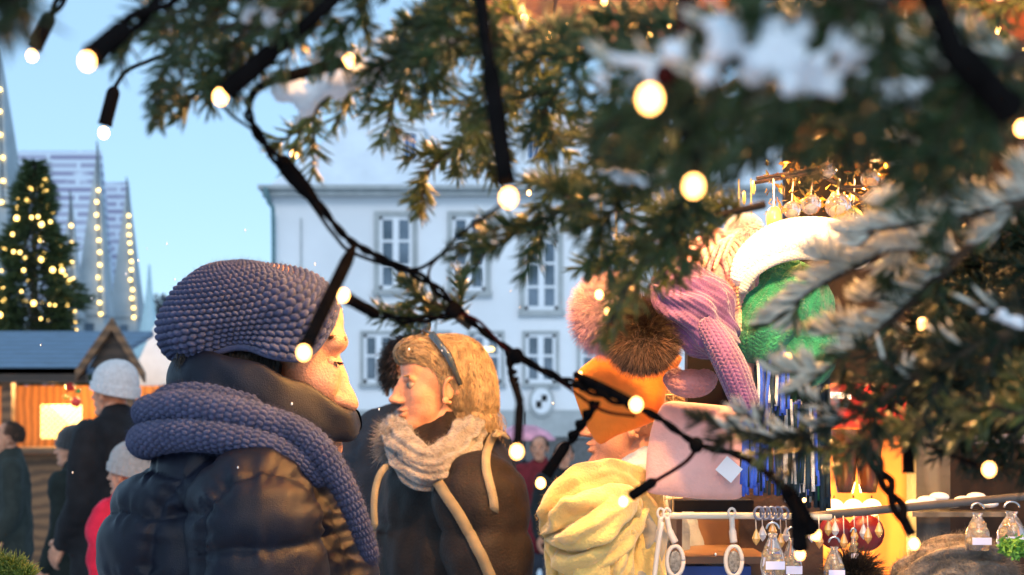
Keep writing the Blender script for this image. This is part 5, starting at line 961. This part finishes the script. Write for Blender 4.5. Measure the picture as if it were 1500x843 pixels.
# ------------------------------------------------------------------ the near fir tree
fir = empty('fir_tree'); tag(fir, 'large snowy fir tree whose dark branches hang over the whole top and right', 'tree')
mb = MB(); mb.tube([(1.35, .35, 0), (1.33, .36, 2.0), (1.3, .38, 4.2)], [.16, .11, .03], 16); mb.build('trunk', m_dwood, fir, True)
m_bark = M('twig bark', (.045, .028, .014), .8, .4, 60, .6, 200)
def fir_branch(ctrl, tw=10, tl=.09, nl=.021, frost=0., mats=None, seed=0, dens=1150, drop=.35, bare=.1, spread=55, wd=.00105, thick=.0035, snow=(), two=True, start=.08, sides=(1, -1), comb=0.):
    g = np.random.default_rng(seed + 500); c = smoothpts(np.array([list(P(a, b, d)) for a, b, d in ctrl]), 60); T, N, B = frames(c); mb = MB()
    mb.tube(c, np.linspace(thick, .0012, 60), 8); paths = [(c, 1.)]
    sidev = np.array([0, .5, -.75]) + g.normal(size=3) * .15
    for i in range(tw):
        u = start + (1 - start) * (i + .5) / tw * .95; j = int(u * 59); t = T[j]; s = sides[i % len(sides)]; sv = np.cross(t, [0, -1, .25]); sv /= np.linalg.norm(sv); sv = sv * s + np.array([0, g.normal() * .35, 0]); a = math.radians(spread + g.normal() * 8)
        d = t * math.cos(a) + sv * math.sin(a); d /= np.linalg.norm(d); L = tl * (1.1 - .7 * u) * g.uniform(.65, 1.15); p = [c[j]]
        for k_ in range(9): d = d + t * .05 + np.array([0, 0, -drop * .09]) + g.normal(size=3) * .03; d /= np.linalg.norm(d); p.append(p[-1] + d * L / 9)
        p = np.array(p); mb.tube(p, np.linspace(.0014, .0006, 10), 5); paths.append((p, 0.))
        if L > .055 and two:
            for k2 in range(3):
                jj = 2 + 2 * k2; t2 = p[jj + 1] - p[jj]; t2 /= np.linalg.norm(t2); s2 = 1 if k2 % 2 else -1; sv2 = np.cross(t2, [0, -1, .2]); sv2 /= np.linalg.norm(sv2); d = t2 * .6 + sv2 * s2 * .75; d /= np.linalg.norm(d)
                L2 = L * .42 * g.uniform(.7, 1.1); q_ = [p[jj]]
                for k_ in range(5): d = d + np.array([0, 0, -drop * .1]) + g.normal(size=3) * .03; d /= np.linalg.norm(d); q_.append(q_[-1] + d * L2 / 5)
                q_ = np.array(q_); mb.tube(q_, np.linspace(.001, .0005, 6), 5); paths.append((q_, 0.))
    br = mb.build('branch', m_bark, fir, True); Bs = []; Ds = []; Ls = []
    for p, main in paths:
        L = np.linalg.norm(np.diff(p, axis=0), axis=1).sum(); n = int(L * dens * (1 if not main else .8)); u = g.random(n)
        if main: u = bare + (1 - bare) * u
        f = u * (len(p) - 1); i0 = np.minimum(f.astype(int), len(p) - 2); w_ = (f - i0)[:, None]; b = p[i0] * (1 - w_) + p[i0 + 1] * w_; t = p[i0 + 1] - p[i0]; t /= np.linalg.norm(t, axis=1)[:, None]
        r = g.normal(size=(n, 3)) * (1 - .55 * comb); r[:, 2] += .35 + .9 * comb; r -= t * np.sum(r * t, 1)[:, None]; r /= np.linalg.norm(r, axis=1)[:, None]; al = np.radians(g.normal(52, 9, n) * (1 - .35 * u ** 3))[:, None]
        Bs.append(b); Ds.append(t * np.cos(al) + r * np.sin(al)); Ls.append(nl * g.uniform(.75, 1.1, n) * (1 - .25 * u ** 4))
    Bs, Ds, Ls = np.vstack(Bs), np.vstack(Ds), np.concatenate(Ls)
    ma, mo = mats or (m_nd, m_nlit); fr = None
    up = Ds[:, 2] + .5 * wob(Bs, 60, seed); fr = ((up > 1.0 - 1.6 * frost) & (g.random(len(Ds)) < .35 + frost * .7)).astype(float) if frost else np.zeros(len(Ds))
    keep = fr > .5
    for nm, msk, mt in (('needles', ~keep, ma), ('frosted_needles', keep, m_nf)):
        if msk.sum() > 10: needles(Bs[msk], Ds[msk], Ls[msk], wd * (1.35 if nm[0] == 'f' else 1), g, nm, [mt], br)
    return br
def snowlump(lumps, parent, seed=0, vox=.0035):
    mb = MB(); g = np.random.default_rng(seed)
    for px_, py_, D_, rx, rz in lumps:
        for i in range(11): s_ = D_ / F; mb.ell(P(px_ + g.normal() * rx * .6, py_ + g.normal() * rz * .42, D_) + [0, g.normal() * rz * .4 * s_, 0], np.array([rx * .38, rz * .45, rz * .33]) * s_ * g.uniform(.5, 1.2), 12, 8)
    V, N, Fl = remesh(mb, vox, 2); V = V + N * (.0018 * wob(V, 160, seed) + .001 * wob(V, 420, seed + 1))[:, None]; mk('snow', V, Fl, m_snow, parent)
LIT = (m_nlit, m_nlit); m_nshade = M('shaded green needles', (.009, .020, .010), .5, .5, 30, spec=.2); SHD = (m_nshade, m_nshade)  # darkest copy paints the shade of the right-hand mass into its needles
b1 = fir_branch([(660, -40, .85), (480, 0, .88), (360, 30, .9), (280, 65, .92), (235, 110, .95), (225, 150, .95)], 10, 0.075, seed=1, drop=.5)
fir_branch([(560, -60, .8), (430, -20, .8), (300, 5, .82), (205, 40, .85), (150, 80, .86)], 8, 0.05, seed=2, drop=.2)
fir_branch([(420, 20, .95), (330, 80, 1.0), (290, 130, 1.02), (262, 175, 1.02)], 5, .045, seed=3, two=False, dens=1300)
fir_branch([(60, -60, .5), (20, -10, .5), (10, 30, .5)], 3, .02, seed=33, two=False, dens=1500)
b2 = fir_branch([(820, 30, 1.0), (720, 70, 1.05), (600, 95, 1.1), (500, 130, 1.12), (445, 185, 1.15), (425, 245, 1.15)], 11, 0.09, seed=4, drop=.9, mats=LIT, frost=.12)
fir_branch([(860, 60, 1.1), (760, 150, 1.15), (680, 205, 1.2), (630, 250, 1.2), (602, 292, 1.2)], 8, 0.07, seed=5, mats=(m_nlit, m_nd), drop=.5, dens=1700)
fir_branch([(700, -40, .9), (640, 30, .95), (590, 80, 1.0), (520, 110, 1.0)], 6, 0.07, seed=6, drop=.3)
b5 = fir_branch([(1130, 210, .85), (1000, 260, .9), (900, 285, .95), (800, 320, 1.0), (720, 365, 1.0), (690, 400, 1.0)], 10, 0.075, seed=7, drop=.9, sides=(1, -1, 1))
fir_branch([(1080, 120, .95), (960, 200, 1.0), (870, 235, 1.05), (800, 290, 1.1), (760, 330, 1.1)], 8, 0.075, seed=8, drop=.6, mats=LIT)
fir_branch([(1050, 30, .8), (930, 70, .85), (800, 80, .9), (700, 60, .9), (640, 30, .9)], 8, 0.09, seed=9, drop=.8)
b7 = fir_branch([(1400, -40, .5), (1220, 30, .5), (1080, 90, .52), (960, 150, .55), (880, 190, .56)], 12, 0.07, seed=11, drop=.7, nl=.019, frost=.35)
b7b = fir_branch([(1560, 60, .55), (1380, 110, .56), (1230, 118, .58), (1120, 150, .6), (1030, 190, .62)], 10, 0.07, seed=12, drop=.6, frost=.25)
fir_branch([(1580, 150, .6), (1430, 150, .62), (1300, 158, .64), (1180, 165, .66), (1090, 165, .68)], 11, 0.05, seed=13, drop=.35)
fir_branch([(1600, -10, 1.0), (1450, 10, 1.05), (1330, 60, 1.1), (1240, 120, 1.1), (1160, 190, 1.15)], 9, 0.09, seed=14, mats=LIT, frost=.2)
fir_branch([(1400, -50, .9), (1250, 0, .95), (1130, 50, 1.0), (1000, 90, 1.0)], 8, 0.08, seed=15, frost=.15, mats=LIT)
fir_branch([(1580, 100, .8), (1480, 130, .82), (1380, 200, .85), (1310, 250, .88)], 8, 0.06, seed=16, mats=SHD, frost=.25)
b10 = fir_branch([(1620, 275, .82), (1480, 300, .84), (1390, 322, .86), (1300, 335, .88), (1240, 345, .9)], 6, .035, seed=18, frost=.85, nl=.024, drop=.2, wd=.0008, two=False, dens=2900, comb=1.)
b11 = fir_branch([(1460, 260, .9), (1370, 325, .92), (1280, 378, .94), (1200, 420, .95), (1120, 480, .97)], 4, .04, seed=19, frost=.9, nl=.025, drop=.2, wd=.0008, two=False, dens=2900, comb=1.)
b12 = fir_branch([(1440, 340, .9), (1370, 410, .92), (1310, 465, .94), (1240, 520, .95), (1170, 575, .96)], 7, .06, seed=20, frost=.75, nl=.024, wd=.0008, drop=.2, two=False, comb=1., dens=2000)
b13 = fir_branch([(1600, 440, .8), (1450, 500, .85), (1330, 560, .9), (1230, 620, .93), (1130, 640, .95), (1020, 612, .97)], 10, .05, seed=21, frost=.25, two=False, mats=SHD, drop=.1)
fir_branch([(1620, 350, 1.25), (1520, 385, 1.28), (1430, 420, 1.3), (1350, 470, 1.3)], 13, .10, seed=22, mats=SHD, drop=.5)
fir_branch([(1620, 420, 1.2), (1520, 460, 1.22), (1430, 520, 1.24), (1350, 570, 1.25), (1280, 600, 1.25)], 14, .10, seed=23, mats=SHD, drop=.5)
fir_branch([(1620, 520, 1.1), (1520, 545, 1.1), (1430, 570, 1.12), (1350, 590, 1.15)], 12, .10, seed=24, mats=SHD, drop=.4)
fir_branch([(1600, 620, .9), (1480, 600, .92), (1380, 605, .95), (1290, 640, 1.0), (1180, 660, 1.02), (1080, 640, 1.04)], 8, .035, seed=25, drop=.2, mats=(m_nlit, m_nlit))
fir_branch([(1600, 290, 1.3), (1520, 360, 1.3), (1440, 440, 1.3), (1390, 520, 1.3)], 14, .11, seed=27, mats=SHD, drop=.6)
fir_branch([(690, 480, 1.2), (650, 452, 1.2), (612, 440, 1.2), (585, 455, 1.2), (560, 470, 1.2)], 5, .04, seed=29, two=False, dens=1500)
fir_branch([(1120, 300, 1.1), (1000, 330, 1.15), (920, 370, 1.2), (870, 400, 1.2)], 9, .07, seed=30, drop=1., mats=LIT)
fir_branch([(1000, 330, .9), (930, 400, .95), (905, 450, 1.0), (880, 500, 1.0)], 4, .03, seed=31, two=False, mats=LIT, dens=900)
snowlump([(440, 145, 1.02, 34, 36), (480, 128, 1.02, 40, 28), (525, 112, 1.02, 42, 28), (570, 98, 1.02, 36, 26), (490, 80, 1.04, 40, 18), (560, 66, 1.04, 36, 16), (640, 56, 1.06, 42, 18), (720, 46, 1.06, 46, 18)], b2, 1)
snowlump([(940, 262, .92, 44, 16), (985, 248, .9, 34, 16), (880, 290, .95, 24, 10)], b5, 2)
snowlump([(1060, 62, .50, 44, 34), (1120, 46, .5, 60, 40), (1180, 82, .5, 56, 42), (1130, 110, .5, 40, 34), (1240, 70, .5, 34, 24), (960, 92, .54, 46, 24), (900, 122, .55, 34, 20), (1205, 120, .5, 30, 24)], b7, 3, .0025)
snowlump([(1330, 140, .56, 36, 22), (1290, 120, .56, 26, 18), (1110, 190, .6, 26, 22), (1070, 140, .6, 22, 20), (1340, 150, .58, 30, 20)], b7b, 4, .003)
snowlump([(380, 14, .82, 40, 22), (330, 2, .82, 36, 16), (405, 38, .84, 22, 18)], b1, 5)
snowlump([(1480, 470, .8, 28, 16), (1450, 455, .8, 22, 12)], b13, 6)
# glistening drops on the needles near the warm bulbs
# ------------------------------------------------------------------ a few falling snowflakes
g = np.random.default_rng(40); mb = MB()
for i in range(60):
    D_ = g.uniform(1.6, 5); c_ = P(g.uniform(0, 1500), g.uniform(330, 840), D_); s_ = g.uniform(.0009, .0016) * D_ / 2.2; mb.ell(c_, (s_, s_, s_ * 1.6), 6, 5)
tag(mb.build('falling_snow', m_snow, None, True), 'sparse small snowflakes falling over the market', 'snowflakes', kind='stuff')
print('objects', len(bpy.data.objects))
